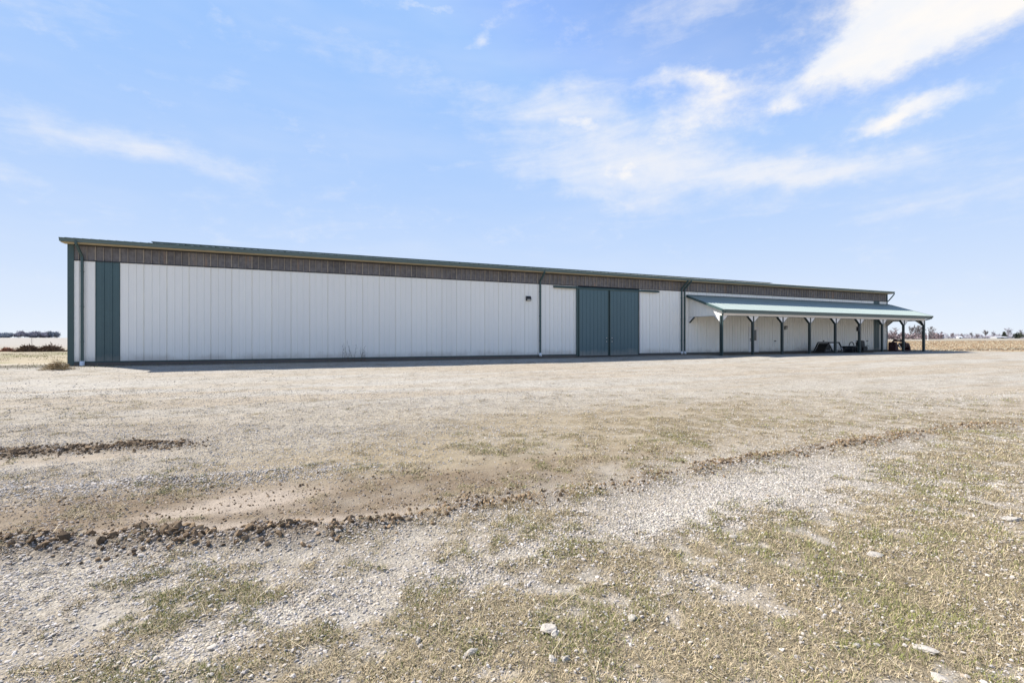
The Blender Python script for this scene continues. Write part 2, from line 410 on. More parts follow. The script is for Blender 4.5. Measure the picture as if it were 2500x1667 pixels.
gc = mixn(gc, L3((.33, .265, .175)), np.clip(ell(c['px'], c['py'], 1250, 1090, 800, 85, -6) * 1.2 * (.4 + 1.1 * c['n2']), 0, .8) * (gy > .6))
gc = mixn(gc, L3((.40, .355, .30)), smoothstep(.5, .7, c['n1']) * .35)
gc = mixn(gc, L3((.212, .158, .108)), np.clip(c['brown'] * (.75 + .8 * (c['n2'] - .3)), 0, 1))
gc = mixn(gc, L3((.415, .345, .285)), np.clip(np.maximum(c['track'], c['patch']), 0, 1))
gc = mixn(gc, L3((.38, .31, .24)), c['dirt2'] * .8)
gc = mixn(gc, L3((.155, .112, .075)), np.clip(c['berm'] * (.62 + .28 * c['bl']) * (.4 + 1.2 * c['n2']), 0, .9))
gc = mixn(gc, L3((.15, .11, .075)), np.clip(c['clod2'] * 1.2, 0, .85))
gc = mixn(gc, L3((.25, .20, .13)), c['grass'] * (.55 + .4 * nearg))
# fields
fade = smoothstep(44.5, 46.5, gy + (c['n1'] - .5) * 2.5)
stub = fade * smoothstep(26, 32, gx)
fn = fbm(gx * .35, gy * .25, 61); fn2 = fbm(gx * 1.4, gy * .9, 63)
stubc = mixn(mixn(np.tile(L3((.33, .225, .13)), (len(gx), 1)), L3((.46, .37, .25)), smoothstep(.35, .65, fn2)), L3((.29, .165, .085)), smoothstep(.5, .7, fn) * .6)
stubc = mixn(stubc, L3((.34, .17, .075)), smoothstep(120, 150, gy) * .7)
gc = mixn(gc, stubc, stub)
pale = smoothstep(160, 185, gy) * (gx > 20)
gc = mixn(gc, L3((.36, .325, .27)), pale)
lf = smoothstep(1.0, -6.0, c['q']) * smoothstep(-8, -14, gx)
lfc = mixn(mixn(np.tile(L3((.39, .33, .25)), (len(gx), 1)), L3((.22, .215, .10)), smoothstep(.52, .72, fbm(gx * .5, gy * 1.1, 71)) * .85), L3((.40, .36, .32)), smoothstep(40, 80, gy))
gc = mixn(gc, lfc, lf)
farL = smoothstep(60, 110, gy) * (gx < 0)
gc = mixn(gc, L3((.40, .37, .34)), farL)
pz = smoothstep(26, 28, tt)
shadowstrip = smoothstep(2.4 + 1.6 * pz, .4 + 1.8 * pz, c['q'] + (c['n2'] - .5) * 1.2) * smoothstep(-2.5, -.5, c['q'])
gc = mixn(gc, L3((.12, .105, .082)), shadowstrip * .85)   # dark soil and litter, darkened further in colour for the barn's shade
gvt = np.clip(c['gravel'] * (1 - stub) * (1 - lf * .6), 0, 1)
gc = gc * np.array([.765, .76, .722])
nxs, nys = len(xs), len(ys)
ii = (np.arange(nys - 1)[:, None] * nxs + np.arange(nxs - 1)[None, :]).ravel()
quads = np.stack([ii, ii + 1, ii + nxs + 1, ii + nxs], 1)

def ground_mat():
    m = bpy.data.materials.new('yard_ground'); m.use_nodes = True; nt = m.node_tree; E.nt = nt
    bs = nt.nodes['Principled BSDF']; bs.inputs['Roughness'].default_value = .95; bs.inputs['Specular IOR Level'].default_value = .1
    at_ = nt.nodes.new('ShaderNodeAttribute'); at_.attribute_name = 'Col'
    gv = nt.nodes.new('ShaderNodeAttribute'); gv.attribute_name = 'gv'
    g = nt.nodes.new('ShaderNodeNewGeometry'); pos = g.outputs['Position']
    def vor(scale):
        v = nt.nodes.new('ShaderNodeTexVoronoi'); v.inputs['Scale'].default_value = scale; nt.links.new(pos, v.inputs['Vector'])
        s = nt.nodes.new('ShaderNodeSeparateColor'); nt.links.new(v.outputs['Color'], s.inputs[0]); return v, E(s.outputs[0]), E(v.outputs['Distance'])
    v1, c1, d1 = vor(55); v2, c2, d2 = vor(19)
    gve = E(gv.outputs['Fac'])
    n1 = noise(pos, 4, 6, .7); n2 = noise(pos, 60, 3, .7); n3 = noise(pos, .9, 4, .6); n4 = noise(pos, 14, 4, .75)
    st = (c1 - .5) * .75 + (c2 - .5) * .4
    f = 1.0 + gve * st - gve * smooth(d1, .35, .75) * .35 + gve * .12 + (n1 - .5) * .45 + (n2 - .5) * .55 + (n3 - .5) * .22 + (n4 - .5) * .5  # pebble gaps darkened in colour to imitate crevice shade
    f = E.m('MAXIMUM', f, .25)
    c = mixc(1.0, at_.outputs[0], vec(f, f * .995, f * .985), 'MULTIPLY')
    nt.links.new(c, bs.inputs['Base Color'])
    b = nt.nodes.new('ShaderNodeBump'); b.inputs['Strength'].default_value = .8; b.inputs['Distance'].default_value = .03
    hgt = (1.0 - d1 * 1.2) * gve * .5 + n2 * .35 + n1 * .5 + n4 * .6
    nt.links.new(hgt.k, b.inputs['Height']); nt.links.new(b.outputs[0], bs.inputs['Normal'])
    return m
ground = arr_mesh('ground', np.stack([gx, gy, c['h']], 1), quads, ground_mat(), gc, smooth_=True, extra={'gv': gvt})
tag(ground, kind='structure')

# ------------------------------------------------------------------ the barn
TL = T(167.2); TR = T(2166); LEN = TR - TL
barn = empty('barn', tuple((-NV * P + U * TL).tolist()) + (0.0,), atan2(U[1], U[0]))
tag(barn, 'long white steel barn with green trim and a lean-to porch at its right end', 'barn')
def lx(x, p=P): return T(x, p) - TL
def world(x, y, z=0.0):
    a = atan2(U[1], U[0]); b = -NV * P + U * TL
    return (b[0] + x * cos(a) - y * sin(a), b[1] + x * sin(a) + y * cos(a), z)
ZP = .10                                   # bottom of the wall sheets
ZB = Z(177, 635)                           # foot of the skylight band
ZS = 5.44                                  # soffit
OV = .50; ZG = Z(147, 580, P - OV)         # eave overhang, gutter top
DEEP = 24.4; PITCH = .150
RIB = .3048
X0 = lx(233.3)                             # a joint of the sheets
def profile(a, b, depth=.030, minor=True):
    """sheet profile between a and b (wall x): (x, y) points with ribs on the common grid"""
    pts = [(a, 0.)]
    k = math.floor((a - X0) / RIB) - 1
    while X0 + k * RIB < b + RIB:
        xr = X0 + k * RIB
        cand = [(xr - .028, 0), (xr - .018, -depth), (xr + .018, -depth), (xr + .028, 0)]
        if minor: cand += [(xr + .095, 0), (xr + .105, -.004), (xr + .115, 0), (xr + .19, 0), (xr + .20, -.004), (xr + .21, 0)]
        for p in cand:
            if a + .002 < p[0] < b - .002: pts.append(p)
        k += 1
    pts.append((b, 0.)); return pts
def sheet(a, b, z0, z1, y=0., depth=.030, origin=0., minor=True):
    pr = profile(a, b, depth, minor); m = MB(); n = len(pr)
    v = [(x - origin, y + d, z0) for x, d in pr] + [(x - origin, y + d, z1) for x, d in pr]
    return m.add(v, [(i, i + 1, n + i + 1, n + i) for i in range(n - 1)])
# core: closes the building behind the sheets
DA, DB = lx(1411), lx(1560)
MB().box((.03, .06, -.3), (LEN - .03, DEEP, ZS)).build('wall_core', M_DARK, barn)  # near-black colour stands in for the unlit inside at the door slit
W3 = 3 * RIB
cuts = []
k = -1
while X0 + k * W3 < LEN - .1:
    a, b = max(.05, X0 + k * W3), min(LEN - .05, X0 + (k + 1) * W3); cuts.append((k, a, b)); k += 1
GREENK = {0, max(kk for kk, a, b in cuts if lx(2134.6) + .3 > a)}
proto = {}
def panel(name, a, b, z0, z1, m, y=0., key=None):
    if key and key in proto: return dup(proto[key], barn, (a, 0, 0))
    o = sheet(a, b, z0, z1, y, origin=a).build(name, m, barn); o.location = (a, 0, 0)
    if key: proto[key] = o
    return o
for (k, a, b) in cuts:
    full = abs(b - a - W3) < 1e-4
    parts = [(a, b)]
    if a < DB and b > DA:                 # leave the doorway open
        parts = [(s, e) for s, e in ((a, min(b, DA)), (max(a, DB), b)) if e - s > .02]
    for (s, e) in parts:
        gk = k in GREENK
        o = panel('wall_panel', s, e, ZP, ZB - .02, M_GREEN if gk else M_WHITE, key=(('g' if gk else 'w') if full and parts[0] == (a, b) else None))
        if gk: o['label'] = 'dark green wall panel among the white ones'
    o = panel('skylight_panel', a, b, ZB + .02, ZS, M_SKYL, y=.012, key='s' if full else None)
# lapped edges of the skylight panels: pale strips, every third one wider
for (k, a, b) in cuts:
    for j in range(3):
        xr = X0 + k * W3 + j * RIB
        if not (.1 < xr < LEN - .1): continue
        w = .021 if j == 0 else .010
        key = 'strip%d' % (j == 0)
        if key not in proto:
            proto[key] = MB().box((-w, -.038, ZB + .04), (w, -.0085, ZS - .05)).build('batten', M_SKYRIB, barn); proto[key].location = (xr, .012, 0)
        else: dup(proto[key], barn, (xr, .012, 0))
# ends and back
def endwall(x, s):
    m = MB(); pr = profile(0, DEEP, .02, False); n = len(pr)
    def top(y): return ZS + .0 + PITCH * min(y, DEEP - y) + .05
    v = [(x + s * -d, y, -.2) for y, d in pr] + [(x + s * -d, y, top(y)) for y, d in pr]
    m.add(v, [(i, i + 1, n + i + 1, n + i) for i in range(n - 1)]); m.build('end_wall', M_WHITE, barn)
endwall(LEN, 1); endwall(0, -1)
MB().box((0, DEEP + .002, -.2), (LEN, DEEP + .03, ZS)).build('back_wall', M_WHITE, barn)
MB().box((-.03, -.032, ZP - .22), (.20, .03, ZS)).box((-.03, .03, ZP - .22), (-.004, .2, ZS)).build('corner_trim', M_GTRIM, barn)
MB().box((LEN - .10, -.032, ZP - .1), (LEN + .035, .03, ZS)).box((LEN + .006, .03, ZP - .1), (LEN + .035, .12, ZS)).build('corner_trim', M_GTRIM, barn)
MB().box((.20, -.036, ZB - .018), (LEN - .1, .01, ZB + .018)).build('flashing', M_BLACK, barn)
for s, e in ((.20, DA - .12), (DB + .12, LEN - .1)):
    MB().box((s, -.045, ZP - .055), (e, .0, ZP - .004)).build('base_trim', M_GTRIM, barn)
MB().box((.0, -.02, -.45), (LEN, .05, ZP - .057)).build('splash_board', M_WOOD, barn)
# eave
SO = .12
MB().box((-SO, -OV + .04, ZS + .004), (LEN + SO, .02, ZS + .035)).build('soffit', M_SOFFIT, barn)
MB().box((-.0 + .2, -.075, ZS - .045), (LEN - .1, -.033, ZS + .002)).build('eave_strip', M_BLACK, barn)  # near-black strip just below the soffit
MB().box((-SO, -OV + .02, ZS + .036), (LEN + SO, -OV + .06, ZG - .01)).build('fascia', M_GTRIM, barn)
def gutter(x0, x1, yb, zt, name='gutter', hgt=.115):
    """K-style gutter with an open top, end caps"""
    pr = [(yb, zt), (yb, zt - hgt), (yb - .075, zt - hgt), (yb - .085, zt - .06), (yb - .125, zt - .025), (yb - .125, zt), (yb - .115, zt), (yb - .108, zt - .018), (yb - .012, zt - .018)]
    m = MB(); m.prism(pr, 0, x0, x1)
    return m.build(name, M_GUT, barn)
gutter(-SO - .02, LEN + SO + .02, -OV + .018, ZG, hgt=.155)
# roof: ribbed front slope, back slope, ridge vent
RY0 = -OV - .03; RZ0 = ZG + .005; RIDGEY = DEEP / 2; RZ1 = RZ0 + PITCH * (RIDGEY - RY0)
m = MB(); pr = [(x, -d * 1.1) for x, d in profile(-SO, LEN + SO, .020, False)]; n = len(pr)
v = [(x, RY0, RZ0 + d) for x, d in pr] + [(x, RIDGEY, RZ1 + d) for x, d in pr] + [(x, DEEP + OV, RZ0 + d) for x, d in pr]
m.add(v, [(i, i + 1, n + i + 1, n + i) for i in range(n - 1)] + [(n + i, n + i + 1, 2 * n + i + 1, 2 * n + i) for i in range(n - 1)])
m.prism([(RY0, RZ0 - .02), (RIDGEY, RZ1 - .02), (DEEP + OV, RZ0 - .02), (DEEP + OV, RZ0 - .10), (RIDGEY, RZ1 - .10), (RY0 + .1, RZ0 - .06)], 0, -SO, LEN + SO)
roof = m.build('roof', M_GTRIM, barn)
PRG = P + RIDGEY
VA, VB = T(371, PRG) - TL, T(1882, PRG) - TL; VZ = Z(371, 590.3, PRG)
MB().prism([(RIDGEY - .22, VZ - .05), (RIDGEY - .22, VZ - .01), (RIDGEY, VZ + .025), (RIDGEY + .22, VZ - .01), (RIDGEY + .22, VZ - .05), (RIDGEY, VZ - .02)], 0, VA, VB).build('ridge_vent', M_GTRIM, barn)
x = VA + .1
while x < VB - .05:
    key = 'vent'
    if key not in proto:
        proto[key] = MB().box((-.02, RIDGEY - .18, RZ1 - .12), (.02, RIDGEY + .18, VZ - .045)).build('vent_bracket', M_GTRIM, barn); proto[key].location = (x, 0, 0)
    else: dup(proto[key], barn, (x, 0, 0))
    x += .9144
# downspouts
def downspout(xg, xw, z_low, zb, w=.10):
    """from the gutter at xg, elbow back to the wall at xw, foot pipe of white plastic"""
    yg = -OV - .04; yw = -.085; zt = ZG - .115
    m = MB().tube([(xg, yg, zt + .03), (xg, yg, zt - .10), (xw, yw, zt - .62), (xw, yw, zt - .72), (xw, yw, z_low)], w * .62, 4)
    d = m.build('downspout', M_GTRIM, barn)
    f = MB().tube([(xw, yw, z_low + .10), (xw, yw, zb + .12), (xw, yw - .08, zb)], w * .92, 10).build('drain_pipe', M_PVC, d, True)
    for zz in (1.0, 2.6, 4.2):
        MB().box((xw - w * .56, yw - w * .5, zz), (xw + w * .56, -.003, zz + .03)).build('strap', M_GTRIM, d)
    return d
downspout(lx(186, P - OV), lx(200.5, P - .085), .02, -.18)
downspout(lx(1329, P - OV), lx(1319, P - .085), .12, .0)
downspout(lx(1678.5, P - OV), lx(1664.5, P - .085), .10, .0, .095)
downspout(lx(1687, P - OV), lx(1671.8, P - .085), .10, .0, .095)
xr = LEN + SO - .01
MB().tube([(xr, -OV - .04, ZG - .09), (xr, -OV - .04, ZG - .24), (xr - .03, -OV + .05, ZG - .38), (LEN + .09, -.1, ZG - .80), (LEN + .085, .05, ZG - .95), (LEN + .085, .05, .05)], .055, 6).build('downspout', M_GTRIM, barn)

# sliding doors
DZ0, DZ1 = Z(1440, 868, P - .10), Z(1415, 703, P - .10)
def leaf(x0, x1, hx):
    d = MB(); w = x1 - x0; n = 8
    pr = [(0, 0.)]
    for k in range(1, n):
        c_ = w * k / n
        pr += [(c_ - .022, 0), (c_ - .010, -.020), (c_ + .010, -.020), (c_ + .022, 0)]
    pr.append((w, 0.)); N_ = len(pr)
    d.add([(x, -.115 + y, DZ0) for x, y in pr] + [(x, -.115 + y, DZ1) for x, y in pr], [(i, i + 1, N_ + i + 1, N_ + i) for i in range(N_ - 1)])
    d.box((0, -.113, DZ0), (w, -.06, DZ1))
    o = d.build('sliding_door', M_GDOOR, barn); o.location = (x0, 0, 0)
    MB().box((-.012, -.138, DZ0 - .01), (.045, -.055, DZ1)).box((w - .045, -.138, DZ0 - .01), (w + .012, -.055, DZ1)).box((.046, -.137, DZ1 - .09), (w - .046, -.117, DZ1)).build('edge_trim', M_GTRIM, o)
    h = MB().tube([(hx, -.138, .98), (hx, -.19, .98), (hx, -.19, 1.16), (hx, -.138, 1.16)], .012, 6).build('handle', M_GTRIM, o)
    for zz in (.93, 1.17): MB().box((hx - .022, -.15, zz), (hx + .022, -.137, zz + .05)).build('bolt_plate', M_STEEL, h)
    return o
XM0, XM1 = lx(1485.3, P - .11), lx(1488.6, P - .11)
XD0, XD1 = lx(1413.3, P - .11), lx(1558.5, P - .11)
leaf(XD0, XM0, (XM0 - XD0) - .17); leaf(XM1, XD1, .17)
MB().box((DA - .16, -.09, .0), (DA - .01, -.022, DZ1 + .1)).build('door_jamb', M_GTRIM, barn)
MB().box((DB + .01, -.06, ZP), (DB + .12, -.022, DZ1 + .1)).build('door_jamb', M_WTRIM, barn)
TX0, TX1 = lx(1353, P - .15), lx(1610, P - .15); TZ1 = Z(1353, 697.0, P - .15); TZ0 = Z(1353, 702.3, P - .15)
MB().prism([(-.022, TZ0 + .02), (-.15, TZ0), (-.16, TZ0 + .05), (-.13, TZ1 - .03), (-.022, TZ1 + .02)], 0, TX0, TX1).build('door_track', M_GTRIM, barn)

# ------------------------------------------------------------------ lean-to porch (parts of the barn)
XP1 = lx(1681)                                        # left face of the first post
PPOST = T(1681) / tan(atan((1756.5 - CX) / F) + BETA) # distance plane of the posts' backs
QB = P - PPOST + .0                                    # back of posts from the wall
XP9 = T(2251, PPOST) - TL
BAY = (XP9 - XP1) / 8; PW = .15
PE = T(1675) / tan(atan((1763 - CX) / F) + BETA); QE = P - PE
ZR0 = Z(1675, 721); ZRE = Z(1763, 754.5, PE)
ZBM = Z(1800, 771.2, P - QB)
PX0 = lx(1675); PX1 = T(2276, PE) - TL
def zroof(q): return ZR0 + (ZRE - ZR0) * q / QE
# roof sheets
m3 = MB(); k = 0; x = PX0
sl_ = (ZRE - ZR0) / QE
while x < PX1 - .02:
    w = min(W3, PX1 - x); key = 'pr' if abs(w - W3) < 1e-4 else None
    if key in proto: dup(proto[key], barn, (x, 0, 0))
    else:
        pr = [(0, 0.)]
        for j in range(4):
            c_ = j * RIB
            for p_ in ((c_ - .032, 0), (c_ - .014, .022), (c_ + .014, .022), (c_ + .032, 0)):
                if 0 < p_[0] < w: pr.append(p_)
        pr.append((w, 0.)); N_ = len(pr); mm = MB()
        mm.add([(a, -.045, zroof(.045) + d) for a, d in pr] + [(a, -QE - .03, zroof(QE + .03) + d) for a, d in pr], [(i + 1, i, N_ + i, N_ + i + 1) for i in range(N_ - 1)])
        o = mm.build('porch_roof_panel', M_GROOF, barn); o.location = (x, 0, 0)
        if key: proto[key] = o
    x += W3
MB().prism([(-.045, zroof(.045) - .008), (-QE + .02, zroof(QE - .02) - .008), (-QE + .02, zroof(QE - .02) - .05), (-.045, zroof(.045) - .05)], 0, PX0 + .02, PX1 - .02).build('porch_roof_deck', M_WTRIM, barn)
MB().prism([(-.024, ZR0 + .05), (-.11, ZR0 - .0), (-.11, ZR0 - .02), (-.024, ZR0 - .02)], 0, PX0, lx(2170)).build('porch_flashing', M_GTRIM, barn)
for xx in (PX0 - .02, PX1 - .0):
    MB().prism([(-.03, zroof(.03) + .03), (-QE - .03, zroof(QE + .03) + .03), (-QE - .03, zroof(QE + .03) - .14), (-.03, zroof(.03) - .14)], 0, xx, xx + .03).build('rake_trim', M_GTRIM, barn)
gutter(PX0 + .08, PX1 + .03, -QE + .02, ZRE - .012, 'porch_gutter', .14)
MB().box((PX0 + .02, -QE + .022, ZRE - .275), (PX1, -QE + .05, ZRE - .03)).build('porch_fascia', M_GUT, barn)
QF = QB + PW                                            # front face of posts
MB().box((XP1 + .17, -QF - .012, ZBM + .012), (XP9 + PW, -QB + .01, ZRE - .05)).build('porch_beam', M_WTRIM, barn)
MB().box((XP1 + .16, -QF - .02, ZBM - .008), (XP9 + PW, -QB + .02, ZBM + .010)).build('beam_trim', M_GPOST, barn)
MB().prism([(-QF - .013, ZRE - .272), (-QE + .021, ZRE - .272), (-QE + .021, ZRE - .26), (-QF - .013, ZRE - .26)], 0, PX0 + .05, PX1 - .03).build('porch_soffit', M_WTRIM, barn)
GW, GH = .47, .42
def gusset(post, side, front=True):
    """boxed knee brace at a post; side -1 left, +1 right (along the wall)"""
    x0 = 0 if side < 0 else PW
    a = (x0, ZBM - .009); b = (x0 + side * GW, ZBM - .009); c_ = (x0, ZBM - GH)
    poly = [a, b, c_] if side < 0 else [a, c_, b]
    g = MB().prism(poly, 1, -QF - .010, -QB + .012).build('knee_brace', M_WTRIM, post)
    dxn, dzn = side * GH, -GW; l = sqrt(dxn * dxn + dzn * dzn); nx, nz = dxn / l * .018, dzn / l * .018
    nx = side * GH / l * .018; nz = -GW / l * .018
    poly = [(b[0], b[1]), (c_[0], c_[1]), (c_[0] + nx, c_[1] + nz), (b[0] + nx, b[1] + nz)]
    MB().prism(poly, 1, -QF - .02, -QB + .022).build('brace_trim', M_GPOST, post)
def end_gusset(post, x, q0, dq):
    """knee brace in the end wall of the porch; apex at q0, running dq towards the other side"""
    poly = [(-q0, ZBM - .009), (-q0 - dq, ZBM - .009), (-q0, ZBM - GH)]
    MB().prism(poly, 0, x + .002, x + PW - .002).build('knee_brace', M_WTRIM, post)
    l = sqrt(GH * GH + dq * dq); ny, nz = (-GH * (1 if dq > 0 else -1)) / l * .018, -abs(dq) / l * .018
    poly = [(-q0 - dq, ZBM - .009), (-q0, ZBM - GH), (-q0 + ny, ZBM - GH + nz), (-q0 - dq + ny, ZBM - .009 + nz)]
    MB().prism(poly, 0, x - .006, x + PW + .006).build('brace_trim', M_GPOST, post)
posts = []
for k in range(9):
    x0 = XP1 + k * BAY
    if k == 0 or k == 8:
        p_ = MB().box((0, -QF, -.4), (PW, -QB, ZBM - .012)).build('porch_post', M_GPOST, barn)
        p_.location = (x0, 0, 0)
        gusset(p_, 1 if k == 0 else -1)
        end_gusset(p_, 0, QB, -.52)
    elif k == 1:
        p_ = MB().box((0, -QF, -.4), (PW, -QB, ZBM - .012)).build('porch_post', M_GPOST, barn); p_.location = (x0, 0, 0)
        gusset(p_, 1); gusset(p_, -1)
    else:
        p_ = dup(posts[1], barn, (x0, 0, 0))
        for ch in posts[1].children: dup(ch, p_)
    posts.append(p_)
# ends of the porch above the beam line
for x0, on in ((XP1, True), (XP9, True)):
    poly = [(-.035, ZBM), (-QF - .01, ZBM), (-QF - .01, zroof(QF) - .06), (-.035, zroof(.035) - .06)]
    m = MB().prism(poly, 0, x0 + .03, x0 + PW - .03)
    q = .25
    while q < QF - .05:
        m.box((x0 + .012, -q - .018, ZBM + .002), (x0 + .031, -q + .018, zroof(q) - .075)); q += RIB
    m.build('porch_end_panel', M_WHITE, barn)
    MB().box((x0 + .01, -QB + .02, ZBM - .012), (x0 + PW - .01, -.035, ZBM - .001)).build('beam_trim', M_GPOST, barn)
    poly = [(-.034, ZBM - .013), (-.52, ZBM - .013), (-.034, ZBM - GH)]
    MB().prism(poly, 0, x0 + .004, x0 + PW - .004).build('knee_brace', M_WTRIM, barn)
    poly = [(-.52, ZBM - .013), (-.034, ZBM - GH), (-.034 - .013, ZBM - GH - .014), (-.52 - .014, ZBM - .028)]
    MB().prism(poly, 0, x0 - .006, x0 + PW + .006).build('brace_trim', M_GPOST, barn)
# porch downspouts
zt = ZRE - .12; x1 = XP1 + PW * .55
MB().tube([(PX0 + .30, -QE - .03, zt + .02), (PX0 + .30, -QE - .03, zt - .06), (x1, -QF - .055, zt - .20), (x1, -QF - .055, ZBM - .3), (x1, -QF - .055, .02)], .042, 6).build('downspout', M_GTRIM, barn)
x1 = XP9 + PW + .06
MB().tube([(PX1 - .12, -QE - .03, zt + .02), (PX1 - .12, -QE - .03, zt - .07), (PX1 - .2, -QE + .1, zt - .16), (x1, -QF + .05, zt - .26), (x1, -QF + .05, ZBM - .2), (x1, -QF + .05, .02)], .045, 6).build('downspout', M_GTRIM, barn)
# walk door and stall latches on the porch wall
wx0, wx1 = lx(1827), lx(1850.3)
zd1 = Z(1838, 798.5)
wd = MB().box((wx0 + .06, -.055, ZP - .02), (wx1 - .06, -.021, zd1 - .06)).build('walk_door', M_WTRIM, barn)
MB().box((wx0, -.06, ZP - .04), (wx0 + .058, -.0215, zd1)).box((wx1 - .058, -.06, ZP - .04), (wx1, -.0215, zd1)).box((wx0 + .059, -.06, zd1 - .058), (wx1 - .059, -.0215, zd1)).build('door_frame', M_PVC, wd)
MB().box((wx0 + .24, -.066, 1.0), (wx1 - .24, -.056, 1.86)).build('door_window', M_GLASS, wd)
for zz in (1.0, 1.12):
    MB().tube([(wx0 + .13, -.056, zz), (wx0 + .13, -.10, zz), (wx0 + .13, -.115, zz)], .035, 8).build('door_knob', M_BLACK, wd)
for px_ in (1892.5, 2010.5, 2117):
    xh = lx(px_)
    MB().box((xh - .13, -.05, .93), (xh + .10, -.022, .965)).box((xh - .12, -.06, .90), (xh - .03, -.021, 1.0)).build('door_latch', M_BLACK, barn)
xh = lx(2162.5); MB().box((xh - .05, -.05, .85), (xh + .05, -.021, 1.0)).build('outlet_box', M_PVC, barn)

# ------------------------------------------------------------------ things on and under the barn
BA = atan2(U[1], U[0])
def onwall(name, px, z, q): 
    return empty(name, world(lx(px, P - q), -q, z), BA)
e = tag(onwall('wall_lamp', 1289, Z(1289, 729), .0), 'small black wall lamp alone on the white wall left of the green doors', 'wall lamp')
MB().prism([(-.021, -.15), (-.12, -.15), (-.17, -.05), (-.17, .04), (-.10, .15), (-.021, .15)], 0, -.16, .16).build('housing', M_BLACK, e)
MB().prism([(-.122, -.135), (-.172, -.05), (-.176, -.06), (-.135, -.145)], 0, -.12, .13).build('lens', M_LENS, e)
e = tag(onwall('lantern', 1915.5, Z(1915.5, 800), .0), 'small black lantern on the porch wall beside the third porch post', 'lantern')
MB().box((-.06, -.05, -.16), (.06, -.021, .14)).tube([(0, -.05, .10), (0, -.14, .14), (0, -.16, .08)], .018, 5).build('bracket', M_BLACK, e)
MB().prism([(-.07, -.14), (.07, -.14), (.09, .06), (-.09, .06)], 1, -.24, -.10).build('glass_shade', M_LENS, e)
MB().prism([(-.11, .061), (.11, .061), (.0, .15)], 1, -.26, -.08).build('cap', M_BLACK, e)
xb = XP1 + 5 * BAY
e = tag(empty('utility_box', world(xb, -QB - .07, Z(2092, 803, P - QB)), BA), 'dark metal utility box on a porch post above the black disc harrow', 'utility box')
MB().box((-.17, -.09, -.18), (-.004, .09, .18)).build('case', M_IRON, e)
MB().box((-.178, -.07, -.15), (-.171, .07, .15)).build('cover', M_BLACK, e)

def gz(x, y): X, Y, _ = world(x, y); return ground_z(X, Y)
def stand(name, px, q):
    x = T(px, P - q) - TL; X, Y, _ = world(x, -q); return empty(name, (X, Y, ground_z(X, Y)), BA), x
# 1 trapezoid framed implement
e, _ = stand('box_scraper', 2023, 1.9); tag(e, 'dark steel implement with sloping trapezoid frame under the porch, leftmost of the three', 'farm implement')
for y in (-.45, .45):
    m = MB()
    for a, b in (((-1.28, y, .03), (-.64, y, .86)), ((-.64, y, .86), (.62, y, .86)), ((.62, y, .86), (1.25, y, .03)), ((-1.28, y, .05), (1.25, y, .05))): m.bar(a, b, .08, .08)
    m.build('frame', M_IRON, e)
MB().prism([(-.45, .80), (.45, .80), (.45, .83), (-.45, .83)], 0, -.60, .58).build('top_plate', M_IRON, e)
MB().add([(-1.2, -.38, .08), (-1.2, .38, .08), (-.66, .38, .78), (-.66, -.38, .78)], [(0, 1, 2, 3), (3, 2, 1, 0)]).build('side_plate', M_IRON, e)
MB().prism([(-.6, .2), (.7, .2), (.5, .75), (-.2, .75)], 1, .30, .33).build('back_plate', M_IRON, e)
for xx in (-.05, .22, .85):
    m = MB(); m.tube([(xx, -.5, .40), (xx + .1, -.52, .30), (xx + .13, -.5, .16), (xx + .10, -.46, .05)], .03, 5); m.build('tine', M_STEEL, e, True)
MB().prism([(-.38, .62), (.10, .62), (.16, .74), (-.46, .74)], 1, -.498, -.492).build('decal', M_PVC, e)
MB().box((-.48, -.32, 1.12), (-.36, -.22, 1.15)).box((-.43, -.28, .84), (-.41, -.26, 1.12)).build('hitch_pin', M_PVC, e)
# 2 disc harrow
e, _ = stand('disc_harrow', 2086, 2.0); tag(e, 'black disc harrow with round blades in the porch, between trapezoid implement and open end', 'farm implement')
m = MB()
for y in (-.4, .4): m.bar((-.9, y, .48), (1.0, y, .48), .08, .08)
for x in (-.8, .0, .9): m.bar((x, -.44, .48), (x, .44, .48), .08, .08)
m.bar((-.9, 0, .44), (-1.75, 0, .12), .09, .09); m.build('frame', M_IRON, e)
def disc(x, y, r, tilt, name='disc_blade', mt=M_IRON):
    b = MB(); n = 14; cz = r
    ring = [(x + r * cos(2 * pi * k / n) * cos(tilt), y + r * cos(2 * pi * k / n) * sin(tilt), cz + r * sin(2 * pi * k / n)) for k in range(n)]
    ring2 = [(p[0] * 1 - .03 * sin(tilt), p[1] + .03 * cos(tilt), p[2]) for p in ring]
    v = ring + ring2 + [(x - .07 * sin(tilt), y + .07 * cos(tilt), cz)]
    b.add(v, [tuple(range(n))] + [(k, n + k, n + (k + 1) % n, (k + 1) % n) for k in range(n)] + [(n + k, 2 * n, n + (k + 1) % n) for k in range(n)])
    return b.build(name, mt, e)
for k in range(6): disc(-.75 + k * .3, -.35, .27, .4)
for k in range(6): disc(-.7 + k * .3, .4, .27, -.4)
MB().tube([(-.55 + .33 * cos(a), -.1, .55 + .33 * sin(a)) for a in np.linspace(.1, pi, 9)], .035, 6).build('hoop', M_IRON, e, True)
MB().tube([(.05 + .26 * cos(a), .0, .72 + .30 * sin(a)) for a in np.linspace(.5, pi, 8)], .03, 6).build('hoop', M_PVC, e, True)
MB().prism([(.62, .5), (1.12, .5), (1.05, .98), (.72, 1.02), (.60, .95)], 1, -.2, .25).build('mast', M_BLACK, e)
MB().prism([(.72, .12), (1.2, .12), (1.24, .4), (1.1, .52), (.75, .5)], 1, -.35, .35).build('gearbox', M_BLACK, e)
for p0, p1 in (((-1.3, -.2, .3), (-.4, -.5, .62)), ((-.5, -.5, .2), (.4, -.5, .5)), ((.9, -.4, .6), (1.45, -.3, .55))):
    MB().bar(p0, p1, .035, .035).build('rod', M_IRON, e)
